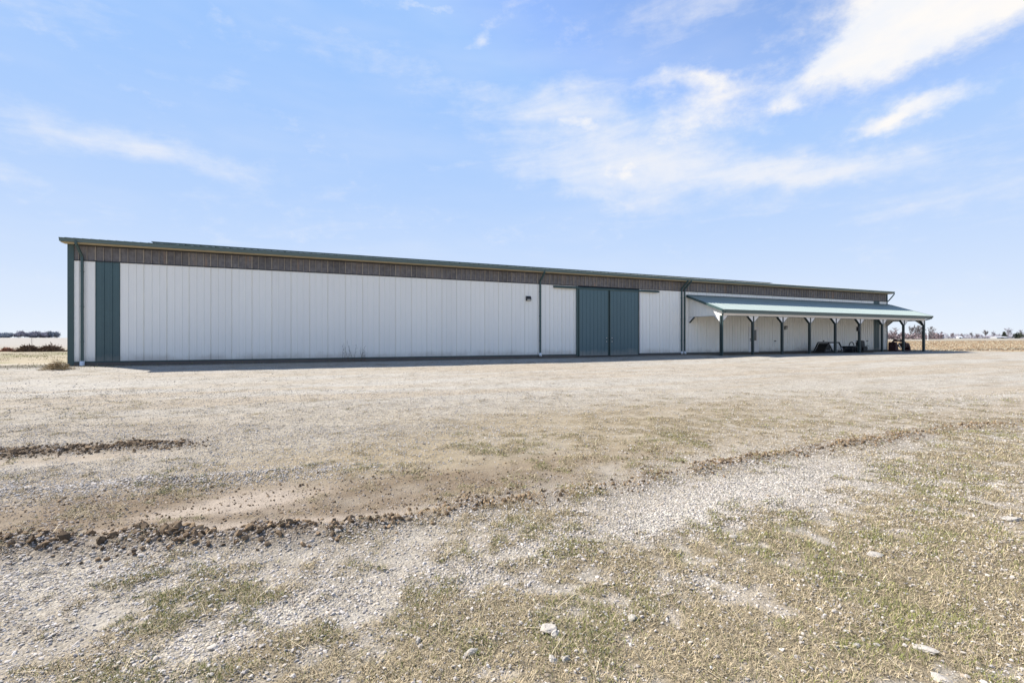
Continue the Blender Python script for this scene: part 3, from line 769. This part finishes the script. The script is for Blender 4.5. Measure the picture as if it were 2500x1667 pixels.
# 3 maroon rake / mower
e, _ = stand('hay_rake', 2194, 1.9); tag(e, 'dark maroon arched implement with open middle at the far right end of the porch', 'farm implement')
MB().tube([(-.98, 0, .10), (-1.0, 0, .55), (-.93, 0, .86), (-.7, 0, .97), (.0, 0, 1.0), (.55, 0, .92), (.95, 0, .84), (1.18, 0, .62), (1.24, 0, .28), (1.22, 0, .05)], .085, 8).build('main_frame', M_RUST, e, True)
MB().prism([(-1.05, .05), (-.55, .05), (-.72, .6), (-.86, .86), (-1.02, .8)], 1, -.3, .3).build('side_guard', M_RUST, e)
m = MB(); arc = [(.78 + .5 * cos(a), .08 + .72 * sin(a)) for a in np.linspace(0, 2.4, 8)]; arc2 = [(.78 + .30 * cos(a), .06 + .50 * sin(a)) for a in np.linspace(2.4, 0, 8)]
m.prism(arc + arc2, 1, -.32, .32); m.build('fender', M_RUST, e)
MB().bar((-.68, -.34, .66), (-.30, -.34, .26), .06, .06).build('rod', M_STEEL, e)
MB().bar((-.30, -.3, .30), (.9, -.3, .44), .05, .05).build('rod', M_RUST, e)
MB().box((-1.0, -.36, .04), (1.15, -.28, .14)).box((-1.0, .28, .04), (1.15, .36, .14)).build('skid', M_RUST, e)
MB().box((-.62, -.12, 1.0), (-.42, .12, 1.12)).box((.35, -.1, .94), (.6, .1, 1.10)).build('bracket', M_RUST, e)
# bits on the ground
x0 = T(2135, P - QF - .45) - TL; x1 = T(2203, P - QF - .45) - TL
wx, wy, _ = world((x0 + x1) / 2, -QF - .45)
zl = max(gz(x0 + (x1 - x0) * k / 6, -QF - .45) for k in range(7))
e = tag(empty('ground_strip', (wx, wy, zl), BA), 'long pale strip lying on the gravel in front of the porch posts', 'ground_strip')
MB().box((-(x1 - x0) / 2, -.09, -.01), ((x1 - x0) / 2, .09, .045)).build('strip_body', M_STRIP, e)  # long thin pale strip, slightly raised on the gravel
def rock(name, X, Y, z, sx, sy, sz, rz, seed, m=M_ROCK, sink=.25, rough=.28):
    r = np.random.default_rng(seed); import bmesh
    bm = bmesh.new(); bmesh.ops.create_icosphere(bm, subdivisions=3, radius=1.0)
    planes = r.normal(size=(11, 3)); planes /= np.linalg.norm(planes, axis=1)[:, None]; dd = r.uniform(.55, .92, 11)
    for v in bm.verts:
        p = np.array(v.co)
        for n_, d_ in zip(planes, dd):
            s = p @ n_ - d_
            if s > 0: p = p - n_ * s * .96
        p = p * (1 + .04 * r.normal())
        v.co = (p[0] * sx, p[1] * sy, max(p[2], -.6) * sz)
    me = bpy.data.meshes.new(name); bm.to_mesh(me); bm.free()
    o = put(me, name, None, m); o.location = (X, Y, z + sz * (.6 - sink)); o.rotation_euler = (r.uniform(-.12, .12), r.uniform(-.12, .12), rz)
    return o
X, Y, _ = world(XP9 + .75, -QF + .25)
tag(rock('splash_stone', X, Y, ground_z(X, Y), .55, .28, .10, BA, 5), 'flat pale stone on the ground just right of the last porch post', 'stone')
ROCKS = [(1337, 1530, 26, 14, .2, 'flat white limestone rock with a broken triangular face in the dry grass'),
         (1357, 1542, 15, 14, 1.1, 'small grey rock touching the right of the broken triangular white rock'),
         (1150, 1590, 20, 14, .4, 'chunky bright white rock among gravel near the bottom middle'),
         (1350, 1606, 15, 12, 2.1, 'rough left rock of a close pair below the triangular white rock'),
         (1381, 1604, 13, 12, .7, 'rounded right rock of a close pair below the triangular white rock'),
         (1545, 1507, 15, 13, .9, 'angular grey rock with a dark shaded side alone in dry grass'),
         (1020, 1562, 12, 10, 1.6, 'pale rock at the foot of a green grass tuft left of middle'),
         (1790, 1306, 11, 8, .3, 'dark grey stone at the lower edge of the white gravel patch'),
         (2470, 1264, 22, 9, .1, 'flat pale rock in the green grass near the right edge'),
         (2260, 1575, 28, 11, -.6, 'long pale rock lying in dry grass towards the bottom right corner'),
         (2090, 1568, 12, 9, .5, 'small knobbly rock in shaded grass left of the long pale rock'),
         (2135, 1354, 22, 8, .1, 'flat white stone half sunk in grass right of the gravel patch'),
         (518, 1580, 16, 10, .8, 'largest pale rock lying loose on the gravel at the bottom left'),
         (2303, 1650, 26, 12, -.7, 'long white rock at the very bottom of the grass on the right')]
for i, (px_, py_, wx_, hy_, rz, lab) in enumerate(ROCKS):
    X, Y, z = at(px_, py_); s = Y / F
    tag(rock('rock', X, Y, z, wx_ * s * 1.05, wx_ * s * .75, hy_ * s * .62, rz, 40 + i), lab, 'rock', 'loose rocks in the foreground')

# ------------------------------------------------------------------ loose cover: gravel, grass, clods, stubble
ICO = None
def ico():
    import bmesh
    bm = bmesh.new(); bmesh.ops.create_icosphere(bm, subdivisions=1, radius=1.0)
    v = np.array([x.co[:] for x in bm.verts]); f = np.array([[q.index for q in p.verts] for p in bm.faces]); bm.free(); return v, f
ICV, ICF = ico()
OCV = np.array([(1, 0, 0), (-1, 0, 0), (0, 1, 0), (0, -1, 0), (0, 0, 1), (0, 0, -1)], float)
OCF = np.array([(0, 2, 4), (2, 1, 4), (1, 3, 4), (3, 0, 4), (2, 0, 5), (1, 2, 5), (3, 1, 5), (0, 3, 5)])
def lumps(pos, size, flat, cols, bv, bf, jitter, tilt):
    n = len(pos); k = len(bv)
    V = np.repeat(bv[None], n, 0) * (1 + RNG.uniform(-jitter, jitter, (n, k, 1)))
    sc = np.stack([size * RNG.uniform(.75, 1.3, n), size * RNG.uniform(.6, 1.0, n), size * flat * RNG.uniform(.7, 1.3, n)], 1)
    a = RNG.uniform(0, 2 * pi, n); tx = RNG.normal(0, tilt, n); ty = RNG.normal(0, tilt, n)
    b0 = RNG.uniform(0, 2 * pi, n)
    x, y = V[..., 0].copy(), V[..., 1].copy()
    V[..., 0] = x * np.cos(b0)[:, None] - y * np.sin(b0)[:, None]; V[..., 1] = x * np.sin(b0)[:, None] + y * np.cos(b0)[:, None]
    V = V * sc[:, None]
    y, z = V[..., 1].copy(), V[..., 2].copy(); V[..., 1] = y * np.cos(tx)[:, None] - z * np.sin(tx)[:, None]; V[..., 2] = y * np.sin(tx)[:, None] + z * np.cos(tx)[:, None]
    x, z = V[..., 0].copy(), V[..., 2].copy(); V[..., 0] = x * np.cos(ty)[:, None] + z * np.sin(ty)[:, None]; V[..., 2] = -x * np.sin(ty)[:, None] + z * np.cos(ty)[:, None]
    x, y = V[..., 0].copy(), V[..., 1].copy(); V[..., 0] = x * np.cos(a)[:, None] - y * np.sin(a)[:, None]; V[..., 1] = x * np.sin(a)[:, None] + y * np.cos(a)[:, None]
    V = V + pos[:, None]
    Fc = (bf[None] + (np.arange(n) * k)[:, None, None]).reshape(-1, 3)
    return V.reshape(-1, 3), Fc, np.repeat(cols, k, 0)
def scatter(y0, y1, dens, xf=1.22):
    n = int(dens * xf * (y1 * y1 - y0 * y0))
    Y = np.sqrt(RNG.uniform(y0 * y0, y1 * y1, n)); X = RNG.uniform(-xf, xf, n) * Y + RNG.normal(0, .2, n); return X, Y
def join(parts):
    V, Fc, C_ = [], [], []; o = 0
    for v, f, c_ in parts: V.append(v); Fc.append(f + o); C_.append(c_); o += len(v)
    return np.concatenate(V), np.concatenate(Fc), np.concatenate(C_)
def stone_cols(n, c):
    base = np.array([(.53, .485, .43), (.46, .42, .37), (.58, .54, .49), (.40, .335, .26), (.36, .335, .315)])
    idx = RNG.choice(5, n, p=[.36, .24, .2, .13, .07]); k = base[idx] * RNG.uniform(.72, 1.12, n)[:, None] * np.array([.92, .90, .88])
    dirty = np.clip(c['brown'] * .9 + c['berm'] * c['bl'] * .7 + c['track'], 0, 1) * RNG.uniform(.3, 1, n)
    return k * (1 - dirty[:, None]) + np.array((.235, .18, .13))[None] * RNG.uniform(.8, 1.2, n)[:, None] * dirty[:, None]
parts = []
for (y0, y1, dens, s0, s1, bv, bf) in ((1.5, 3.4, 5200, .003, .008, OCV, OCF), (3.4, 6.0, 2300, .0045, .010, OCV, OCF), (1.5, 3.2, 2300, .0055, .016, ICV, ICF), (3.2, 5.2, 1500, .007, .017, ICV, ICF), (5.2, 8.5, 820, .009, .020, OCV, OCF), (8.5, 14, 190, .011, .024, OCV, OCF), (14, 24, 22, .014, .03, OCV, OCF)):
    X, Y = scatter(y0, y1, dens); c = cover(X, Y)
    pr_ = np.clip(c['gravel'] * 1.15 + c['brown'] * .12 - c['grass'] * .2 + .05, 0, 1) * (1 - .9 * np.maximum(c['track'], c['patch']))
    keep = (RNG.random(len(X)) < pr_) & (c['q'] > 1.0)
    X, Y = X[keep], Y[keep]; c = {k: v[keep] for k, v in c.items()}; n = len(X)
    sz = s0 + (s1 - s0) * RNG.random(n) ** 2.2
    sz = sz * (.86 + .3 * c['ridge2'] + .25 * c['berm'] * c['bl'])
    big = RNG.random(n) < .012; sz[big] *= RNG.uniform(1.2, 1.8, big.sum())
    parts.append(lumps(np.stack([X, Y, c['h'] + sz * .12 + c['grass'] * .004], 1), sz, .55, stone_cols(n, c), bv, bf, .22, .28))
V, Fc, cc = join(parts); n_tri_gravel = len(Fc)
M_STONE = colmat('gravel_stone', .9, .2)
tag(arr_mesh('gravel', V, Fc, M_STONE, cc), 'loose pale limestone gravel spread over the yard in the foreground', 'gravel', kind='stuff')
# clods of turned earth
parts = []
X, Y = scatter(2.2, 9.5, 3000); c = cover(X, Y)
pr_ = np.clip(c['berm'] * (.30 + .08 * c['bl']) + c['clod2'] * .7 + c['brown'] * .17 + c['track'] * .006, 0, 1) * smoothstep(.25, .6, c['n2'] + .1)
keep = RNG.random(len(X)) < pr_; X, Y = X[keep], Y[keep]; c = {k: v[keep] for k, v in c.items()}; n = len(X)
sz = .004 + .016 * RNG.random(n) ** 4; sz *= 1 + .8 * c['berm'] * (.55 + .45 * c['bl']) + .8 * c['clod2'] - .35 * c['brown'] * (1 - c['berm'])
kc = np.array((.155, .108, .066))[None] * RNG.uniform(.55, 1.5, n)[:, None]
tanr = RNG.random(n) < .3; kc[tanr] = np.array((.26, .18, .105))[None] * RNG.uniform(.7, 1.2, tanr.sum())[:, None]
V, Fc, cc = lumps(np.stack([X, Y, c['h'] + sz * .3], 1), sz, .75, kc, ICV, ICF, .5, .6)
tag(arr_mesh('dirt_clods', V, Fc, colmat('earth'), cc), 'brown clods of earth turned up along the wheel ruts', 'dirt clods', kind='stuff')
# grass
def blades(X, Y, z, h, w, cols, lean):
    """bent blades; lean 0 upright .. 1 lying flat"""
    n = len(X); la = RNG.uniform(0, 2 * pi, n); a = la + pi / 2 + RNG.normal(0, .4, n)
    t1 = np.clip(np.abs(RNG.normal(lean, .22, n)), 0, 1) * (pi / 2 - .06); t2 = np.clip(t1 + np.abs(RNG.normal(0, .25, n)), 0, pi / 2)
    wx_, wy_ = np.cos(a) * w, np.sin(a) * w; cl_, sl2 = np.cos(la), np.sin(la)
    r1 = h * .6 * np.sin(t1); z1 = h * .6 * np.cos(t1) + .002; r2 = r1 + h * .5 * np.sin(t2); z2 = z1 + h * .5 * np.cos(t2)
    p0 = np.stack([X - wx_, Y - wy_, z - .002], 1); p1 = np.stack([X + wx_, Y + wy_, z - .002], 1)
    m0 = np.stack([X - wx_ * .8 + cl_ * r1, Y - wy_ * .8 + sl2 * r1, z + z1], 1); m1 = np.stack([X + wx_ * .8 + cl_ * r1, Y + wy_ * .8 + sl2 * r1, z + z1], 1)
    t_ = np.stack([X + cl_ * r2, Y + sl2 * r2, z + z2], 1)
    V = np.stack([p0, p1, m0, m1, t_], 1).reshape(-1, 3); b = np.arange(n)[:, None] * 5
    Fc = np.concatenate([b + np.array([0, 1, 3]), b + np.array([0, 3, 2]), b + np.array([2, 3, 4])], 0)
    return V, Fc, np.repeat(cols, 5, 0)
parts = []
for (y0, y1, dens, ws) in ((1.5, 3.0, 23000, 1.0), (3.0, 5.0, 12500, 1.25), (5.0, 8.0, 4600, 1.8), (8.0, 14, 900, 2.8)):
    X, Y = scatter(y0, y1, dens); c = cover(X, Y)
    cl = fbm(X * 5, Y * 5, 77, 3); tuft = fbm(X * 14, Y * 14, 88, 2)
    pr_ = np.clip(c['grass'] * 1.2 * smoothstep(.36, .66, tuft * .6 + cl * .4 + c['grass'] * .16), 0, 1) + .008 + .6 * c['berm'] * (1 - c['bl']) * smoothstep(.4, .6, cl)
    keep = (RNG.random(len(X)) < pr_) & (c['q'] > 8); X, Y = X[keep], Y[keep]; c = {k: v[keep] for k, v in c.items()}; cl = cl[keep]; n = len(X)
    gm = fbm(X * 1.9 + 7, Y * 1.9, 99, 3); green = RNG.random(n) < smoothstep(.46, .66, gm * .65 + cl * .35) * .5 + .09
    cols = np.array((.49, .395, .25))[None] * RNG.uniform(.35, 1.2, n)[:, None]
    ng = green.sum(); gcol = np.where((RNG.random(ng) < .35)[:, None], np.array((.25, .25, .075))[None], np.array((.175, .185, .06))[None]) * RNG.uniform(.7, 1.35, ng)[:, None]
    cols[green] = gcol
    ob = RNG.random(n) < c['berm'] * (1 - c['bl']) * .8; cols[ob] = np.array((.40, .27, .13))[None] * RNG.uniform(.6, 1.2, ob.sum())[:, None]
    h = np.where(green, RNG.uniform(.010, .034, n), RNG.uniform(.014, .050, n)) * RNG.uniform(.7, 1.25, n)
    ln = np.where(green, .5, .86)
    parts.append(blades(X, Y, c['h'], h, RNG.uniform(.0009, .0017, n) * ws, cols, ln))
# long pale straws lying about
X, Y = scatter(1.5, 7, 34); c = cover(X, Y); keep = RNG.random(len(X)) < np.clip(c['grass'] * 1.2 + c['berm'] * .6 + .03, 0, 1); X, Y = X[keep], Y[keep]; hh = c['h'][keep]; n = len(X)
parts.append(blades(X, Y, hh + .01, RNG.uniform(.06, .20, n), np.full(n, .0016), np.array((.56, .47, .31))[None] * RNG.uniform(.7, 1.1, n)[:, None], .97))
# tufts along the wall's foot and the corner of the barn
n = 2600; lxv = RNG.uniform(-6, LEN, n); qv = np.abs(RNG.normal(.35, .35, n)) + .03
keep = (RNG.random(n) < np.where(lxv < 26, .8, .25)) & ~((lxv > DA - .4) & (lxv < DB + .4)) & ~((qv < .2) & (lxv < 0)); lxv, qv = lxv[keep], qv[keep]
pts = np.array([world(a, -b)[:2] for a, b in zip(lxv, qv)]); c = cover(pts[:, 0], pts[:, 1]); n = len(pts)
parts.append(blades(pts[:, 0], pts[:, 1], c['h'], RNG.uniform(.03, .14, n), np.full(n, .007), np.array((.20, .175, .09))[None] * RNG.uniform(.5, 1.3, n)[:, None], .5))
n = 26000; X = RNG.uniform(-42, -15, n); Y = RNG.uniform(17.5, 44, n); c = cover(X, Y); gn = fbm(X * .55, Y * 1.3, 71)
ridge = np.exp(-((Y - 36.5 - .8 * np.sin(X * .35)) / .5) ** 2)
keep = (RNG.random(n) < np.clip(smoothstep(.5, .62, gn) + ridge, 0, 1)) & (X < -.8 * Y + 0.5) & (c['q'] < 2.2); X, Y = X[keep], Y[keep]; hh = c['h'][keep]; gn = gn[keep]; n = len(X)
gcol = np.where((RNG.random(n) < .5)[:, None], np.array((.24, .24, .085))[None], np.array((.40, .33, .19))[None]) * RNG.uniform(.6, 1.2, n)[:, None]
parts.append(blades(X, Y, hh, RNG.uniform(.02, .085, n), np.full(n, .014), gcol * .8, .6))
V, Fc, cc = join(parts); n_tri_grass = len(Fc)
tag(arr_mesh('grass', V, Fc, colmat('grass_blade', .8, .2), cc), 'short dry and green grass growing through the gravel', 'grass', kind='stuff')
# corn stubble on the field to the right
n = 30000; Y = np.sqrt(RNG.uniform(46 ** 2, 175 ** 2, n)); X = RNG.uniform(.50, 1.30, n) * Y; X = np.where(RNG.random(n) < .2, X * .8, X)
c = cover(X, Y); keep = X > 30; X, Y = X[keep], Y[keep]; hh = c['h'][keep]; n = len(X)
pal = np.array([(.52, .44, .30), (.40, .27, .15), (.26, .165, .09), (.60, .53, .40)])[RNG.choice(4, n, p=[.36, .28, .20, .16])] * RNG.uniform(.55, .88, n)[:, None]
sz = RNG.uniform(.03, .085, n) * (1 + Y / 130)
V, Fc, cc = lumps(np.stack([X, Y, hh + .01], 1), sz, .45, pal, OCV, OCF, .3, .5)
tag(arr_mesh('corn_stubble', V, Fc, colmat('stubble'), cc), 'orange brown corn stubble littering the field right of the barn', 'stubble', kind='stuff')

# ------------------------------------------------------------------ plants beside the barn
def sprig(name, X, Y, h, seed, label, n=4):
    r = random.Random(seed); o = empty(name, (X, Y, ground_z(X, Y))); tag(o, label, 'weed', 'dry weeds against the barn wall')
    for k in range(n):
        m = MB(); a = r.uniform(-.35, .35); x0 = r.uniform(-.25, .25); pts = [(x0, r.uniform(-.05, .05), -.02)]
        hh = h * r.uniform(.55, 1)
        for j in range(1, 5): pts.append((x0 + a * hh * j / 4 + r.uniform(-.02, .02), pts[0][1], hh * j / 4))
        m.tube(pts, .008, 4, .004)
        for j in range(3):
            b = pts[2 + j % 3]; m.tube([b, (b[0] + r.uniform(-.12, .12), b[1], b[2] + r.uniform(.05, .13))], .005, 3, .003)
        m.build('stem', M_BRUSH, o)
for i, (px_, h, lab) in enumerate(((842, .95, 'leaning bare weed stalks left of a taller clump at the foot of the long wall'), (872, 1.25, 'tallest bare weed stalks at the foot of the long white wall'), (898, .6, 'shorter weed stalk on the right of the clump at the foot of the long wall'))):
    X, Y, _ = world(lx(px_, P - .45), -.45); sprig('weed', X, Y, h, 30 + i, lab)
def brush(name, X, Y, sx, sy, sz, n, m_, seed, label, cat, part='twigs', wid=.012, ln=.5):
    r = random.Random(seed); o = empty(name, (X, Y, ground_z(X, Y))); tag(o, label, cat); mb = MB()
    for k in range(n):
        a, b = r.gauss(0, .42), r.gauss(0, .42); hgt = max(0, 1 - (a * a + b * b)) * r.random()
        p = Vector((a * sx, b * sy, hgt * sz)); d = Vector((r.gauss(0, 1), r.gauss(0, 1), r.gauss(0, .45))).normalized() * ln * r.uniform(.4, 1)
        mb.tube([p - d * .5, p + d * .5], wid * r.uniform(.6, 1.4), 3, wid * .4, cap=False)
    mb.build(part, m_, o)['kind'] = 'stuff'; return o
X, Y, z = at(141, 901); brush('dry_bush', X, Y, .62, .4, .36, 420, M_STRAWM, 3, 'low tangled dry bush against the left corner of the barn', 'bush', wid=.009, ln=.3)
X, Y, z = at(68, 858.5); o = brush('brush_pile', X, Y, 1.0, .9, .52, 420, M_BRUSH, 4, 'dark left heap of old sticks and boards on the pale field', 'brush pile', 'sticks', .03, 1.0)
X, Y, z = at(122, 858); o2 = brush('brush_pile', X, Y, 1.25, .9, .55, 520, M_BRUSH, 6, 'wider right heap of brown sticks on the pale field beside the barn corner', 'brush pile', 'sticks', .03, 1.0)
for a in (o, o2): a['group'] = 'heaps of sticks on the left field'
X, Y, z = at(19, 858); brush('leaf_heap', X, Y, .7, .5, .35, 300, M_BRUSHR, 8, 'small reddish heap of litter at the left edge of the field', 'heap', 'sticks', .03, .6)
r = random.Random(2); X, Y, z = at(78, 842); o = empty('sapling', (X, Y, z)); tag(o, 'thin bare sapling standing on the pale field behind the brush heaps', 'sapling')
m = MB(); m.tube([(0, 0, -.05), (-.03, 0, .5), (-.10, 0, 1.25)], .03, 4, .012)
for k in range(6): zz = .4 + k * .12; m.tube([(-.02 - zz * .04, 0, zz), (r.uniform(-.35, .3), r.uniform(-.2, .2), zz + .35)], .012, 3, .006)
m.build('stem', M_BARK, o)

# ------------------------------------------------------------------ far trees and buildings
def bare_tree(X, Y, z, h, w, seed, label, group, twig=M_TWIG, trunk_h=.28, lv=3, thin=1.0):
    r = random.Random(seed); o = empty('bare_tree', (X, Y, z)); tag(o, label, 'tree', group)
    tr = MB(); cr = MB()
    def grow(p, d, l, rad, lev):
        n = (4, 3, 2, 1)[lev]; pts = [p]; dd = d
        for _ in range(n):
            dd = (dd + Vector((r.uniform(-.16, .16), r.uniform(-.16, .16), r.uniform(-.04, .14)))).normalized(); pts.append(pts[-1] + dd * (l / n))
        (tr if lev == 0 else cr).tube(pts, rad, 4 if lev < 2 else 3, rad * .45, cap=False)
        if lev >= lv: return
        for k in range((14, 9, 7, 4)[lev]):
            f = r.uniform(trunk_h if lev == 0 else .2, 1.0); i0 = min(int(f * n), n - 1); st = pts[i0] + (pts[i0 + 1] - pts[i0]) * (f * n - i0)
            a = r.uniform(0, 2 * pi); s_ = r.uniform(.45, .95) * w * (1.5 if lev == 0 else 1.2)
            nd = Vector((dd.x * .6 + cos(a) * s_, dd.y * .6 + sin(a) * s_, dd.z * .6 + r.uniform(.1, .5))).normalized()
            grow(st, nd, l * r.uniform(.36, .62) * (1.15 - .45 * f), max(rad * .45, .022 * thin), lev + 1)
    grow(Vector((0, 0, -.1)), Vector((r.uniform(-.08, .08), 0, 1)).normalized(), h * .95, h * .013 * thin, 0)
    zs = max(v[2] for v in cr.v)
    k = h / zs
    for mb in (tr, cr): mb.v = [(a * k, b * k, c_ * k) for a, b, c_ in mb.v]
    tr.build('trunk', M_BARK, o); cr.build('crown', twig, o); return o
def leafy(name, X, Y, z, rx, h, seed, label, group, mt, n=1500, cone=False, leaf=.25):
    r = np.random.default_rng(seed); o = empty(name, (X, Y, z)); tag(o, label, 'tree', group)
    MB().tube([(0, 0, -.1), (0, 0, h * .5)], h * .03, 6, h * .015).build('trunk', M_BARK, o)
    cl = r.normal(0, 1, (14, 3)); cl /= np.linalg.norm(cl, axis=1)[:, None]; cl *= r.uniform(.25, .75, 14)[:, None]
    k = r.integers(0, 14, n); p = cl[k] + r.normal(0, .2, (n, 3))
    if cone:
        zz = r.random(n) ** 1.4; ang = r.uniform(0, 2 * pi, n); rr = (1 - zz) * r.uniform(.4, 1, n) ** .5 * (1 + .25 * np.sin(zz * 40))
        p = np.stack([np.cos(ang) * rr, np.sin(ang) * rr, zz * 2 - 1], 1)
    p = np.stack([p[:, 0] * rx, p[:, 1] * rx, (p[:, 2] * .5 + .5) * h * .98 + h * .03], 1); p[:, 2] = np.maximum(p[:, 2], .05)
    d1 = r.normal(0, leaf, (n, 3)); d2 = r.normal(0, leaf, (n, 3))
    V = np.stack([p, p + d1, p + d2], 1).reshape(-1, 3); arr_mesh('crown', V, np.arange(3 * n).reshape(-1, 3), mt, parent=o); return o
def far(px_, D): X = (px_ - CX) / F * D; return X, D, float(base_height(np.array([X]), np.array([D]))[0])
GR = 'bare trees behind the stubble field'
def px2m(p, D): return p * D / F
TREES = [(2183, 235, 31, .85, 1, 'rounded bush-like bare tree seen through the porch just right of the barn corner', M_TWIG, .16),
         (2166, 250, 20, .8, 12, 'low bare tree half hidden by the right corner of the barn', M_TWIG, .16),
         (2220, 240, 36, .45, 2, 'narrow tall bare tree seen between the last two porch posts, left of its twin', M_TWIG2, .14),
         (2237, 236, 40, .5, 3, 'tallest bare tree, seen between the last two porch posts', M_TWIG2, .14),
         (2251, 250, 33, .5, 13, 'bare tree mostly hidden behind the last porch post', M_TWIG2, .14),
         (2275, 238, 32, .8, 4, 'open spreading bare tree just right of the porch behind the white pole', M_TWIG2, .14),
         (2325, 420, 14, .8, 5, 'low twiggy tree left in the far row right of the porch', M_TWIG, .15),
         (2348, 430, 13, .9, 6, 'low reddish tree above the white shed in the far row', M_TWIG, .15),
         (2372, 415, 16, .8, 7, 'darker bushy tree at the right end of the low far row', M_TWIG2, .15),
         (2386, 425, 13, .9, 14, 'small end tree trailing right off the low far row', M_TWIG, .15),
         (2404, 400, 21, .75, 8, 'slender bare tree standing alone right of the low far row', M_TWIG2, .14),
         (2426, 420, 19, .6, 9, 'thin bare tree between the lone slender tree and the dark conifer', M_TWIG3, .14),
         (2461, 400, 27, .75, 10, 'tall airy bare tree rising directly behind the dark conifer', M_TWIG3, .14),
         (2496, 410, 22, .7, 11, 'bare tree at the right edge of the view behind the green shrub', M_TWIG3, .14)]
for (px_, D, hp, w, sd, lab, tw, th) in TREES:
    X, Y, z = far(px_, D); bare_tree(X, Y, z, px2m(hp, D), w, sd, lab, GR, tw, th, thin=1.5 if D < 300 else 2.4)
X, Y, z = far(2452, 395); leafy('conifer', X, Y, z, px2m(6, Y), px2m(15, Y), 3, 'dark pointed conifer among bare trees far right', 'evergreens far right', M_EVER, 900, True, .45)
X, Y, z = far(2486, 398); leafy('green_shrub', X, Y, z, px2m(13, Y), px2m(13, Y), 4, 'wide olive green shrub at the right edge on the horizon', 'evergreens far right', M_EVER, 900, False, .5)
# hedgerows: one mass on the horizon behind the trees
def hedge(name, px0, px1, D, hp0, hp1, seed, mt, lab, n):
    r = np.random.default_rng(seed); u_ = r.random(n); pxs = px0 + (px1 - px0) * u_; Yh = D + r.normal(0, 3, n); Xh = (pxs - CX) / F * Yh
    top = (hp0 + (hp1 - hp0) * vnoise(pxs * .12, pxs * 0 + seed)) * D / F
    zb = base_height(Xh, Yh); p = np.stack([Xh, Yh, zb + top * r.random(n) ** 1.3], 1)
    d1 = r.normal(0, .5, (n, 3)) * np.array([1, 1, 1.0]); d2 = r.normal(0, .5, (n, 3))
    V = np.stack([p, p + d1, p + d2], 1).reshape(-1, 3)
    tag(arr_mesh(name, V, np.arange(3 * n).reshape(-1, 3), mt), lab, 'hedgerow', kind='stuff')
hedge('hedgerow', 2140, 2300, 255, 7, 18, 5, M_TWIG, 'low grey brush at the foot of the bare trees behind the porch', 2600)
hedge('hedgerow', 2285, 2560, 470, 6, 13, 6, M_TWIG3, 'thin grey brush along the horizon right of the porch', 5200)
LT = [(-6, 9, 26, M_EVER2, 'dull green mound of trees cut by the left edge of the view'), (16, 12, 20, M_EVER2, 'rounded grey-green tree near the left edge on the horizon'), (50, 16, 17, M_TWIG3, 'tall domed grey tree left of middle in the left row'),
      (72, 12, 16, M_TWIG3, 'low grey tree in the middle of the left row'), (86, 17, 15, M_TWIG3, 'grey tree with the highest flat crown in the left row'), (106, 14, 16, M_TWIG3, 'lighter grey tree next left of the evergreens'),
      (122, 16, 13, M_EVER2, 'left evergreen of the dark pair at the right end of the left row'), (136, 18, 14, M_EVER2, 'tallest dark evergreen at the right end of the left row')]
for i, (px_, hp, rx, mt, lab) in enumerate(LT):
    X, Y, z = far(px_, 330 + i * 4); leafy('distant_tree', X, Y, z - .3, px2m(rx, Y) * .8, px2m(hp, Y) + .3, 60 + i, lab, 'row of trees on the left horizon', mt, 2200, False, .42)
# far buildings, pole
def shed(px_, D, wp, hp, mt, lab, roofm, long_=False):
    X, Y, z = far(px_, D); o = empty('farm_building', (X, Y, z)); tag(o, lab, 'building', 'far buildings on the right horizon'); w, h = px2m(wp, D), px2m(hp, D)
    MB().box((-w / 2, 0, -.3), (w / 2, w * .6, h * .6)).build('wall', mt, o)
    MB().prism([(-.2, h * .6), (w * .3, h), (w * .6 + .2, h * .6), (w * .3, h * .605)], 0, -w / 2 - .3, w / 2 + .3).build('roof', roofm, o)
    MB().box((-w * .15, -.06, -.2), (w * .1, -.002, h * .4)).build('door', M_DARK, o)
M_SHW = mat('far_white', (.75, .76, .78), .6, .3); M_SHG = mat('far_grey', (.42, .42, .43), .7, .3)
shed(2297, 440, 17, 13, M_SHG, 'long farm building with a bright white roof behind the porch end', M_SHW)
shed(2345, 340, 9, 5.5, M_SHW, 'tiny white shed on the pale field below the low far trees', M_SHW)
shed(2448, 385, 28, 5, M_SHG, 'low dark grey farm building below the conifer', M_SHG)
X, Y, z = far(2265.5, 190); o = empty('white_pole', (X, Y, z)); tag(o, 'thin white pole on the field edge just right of the porch', 'pole')
MB().tube([(0, 0, -.2), (0, 0, px2m(24, 190))], .10, 6, .08).build('shaft', M_PVC, o)
MB().tube([(0, 0, px2m(24, 190)), (0, 0, px2m(24, 190) + .2)], .12, 6, .04).build('cap', M_PVC, o)
X, Y, z = far(2338.5, 300); o = empty('utility_pole', (X, Y, z)); tag(o, 'short dark pole left of the tiny white shed on the pale field', 'pole')
MB().tube([(0, 0, -.2), (0, 0, px2m(10, 300))], .14, 6, .1).build('shaft', M_BARK, o)
MB().box((-.5, -.06, px2m(8.5, 300)), (.5, .06, px2m(8.5, 300) + .14)).build('crossarm', M_BARK, o)
print('tris gravel', n_tri_gravel, 'grass', n_tri_grass, 'ground', 2 * len(quads), 'len', LEN, 'ZB', ZB, 'ZG', ZG, 'QB', QB, 'QE', QE, 'BAY', BAY, 'ZBM', ZBM, 'ZRE', ZRE, 'ZR0', ZR0)
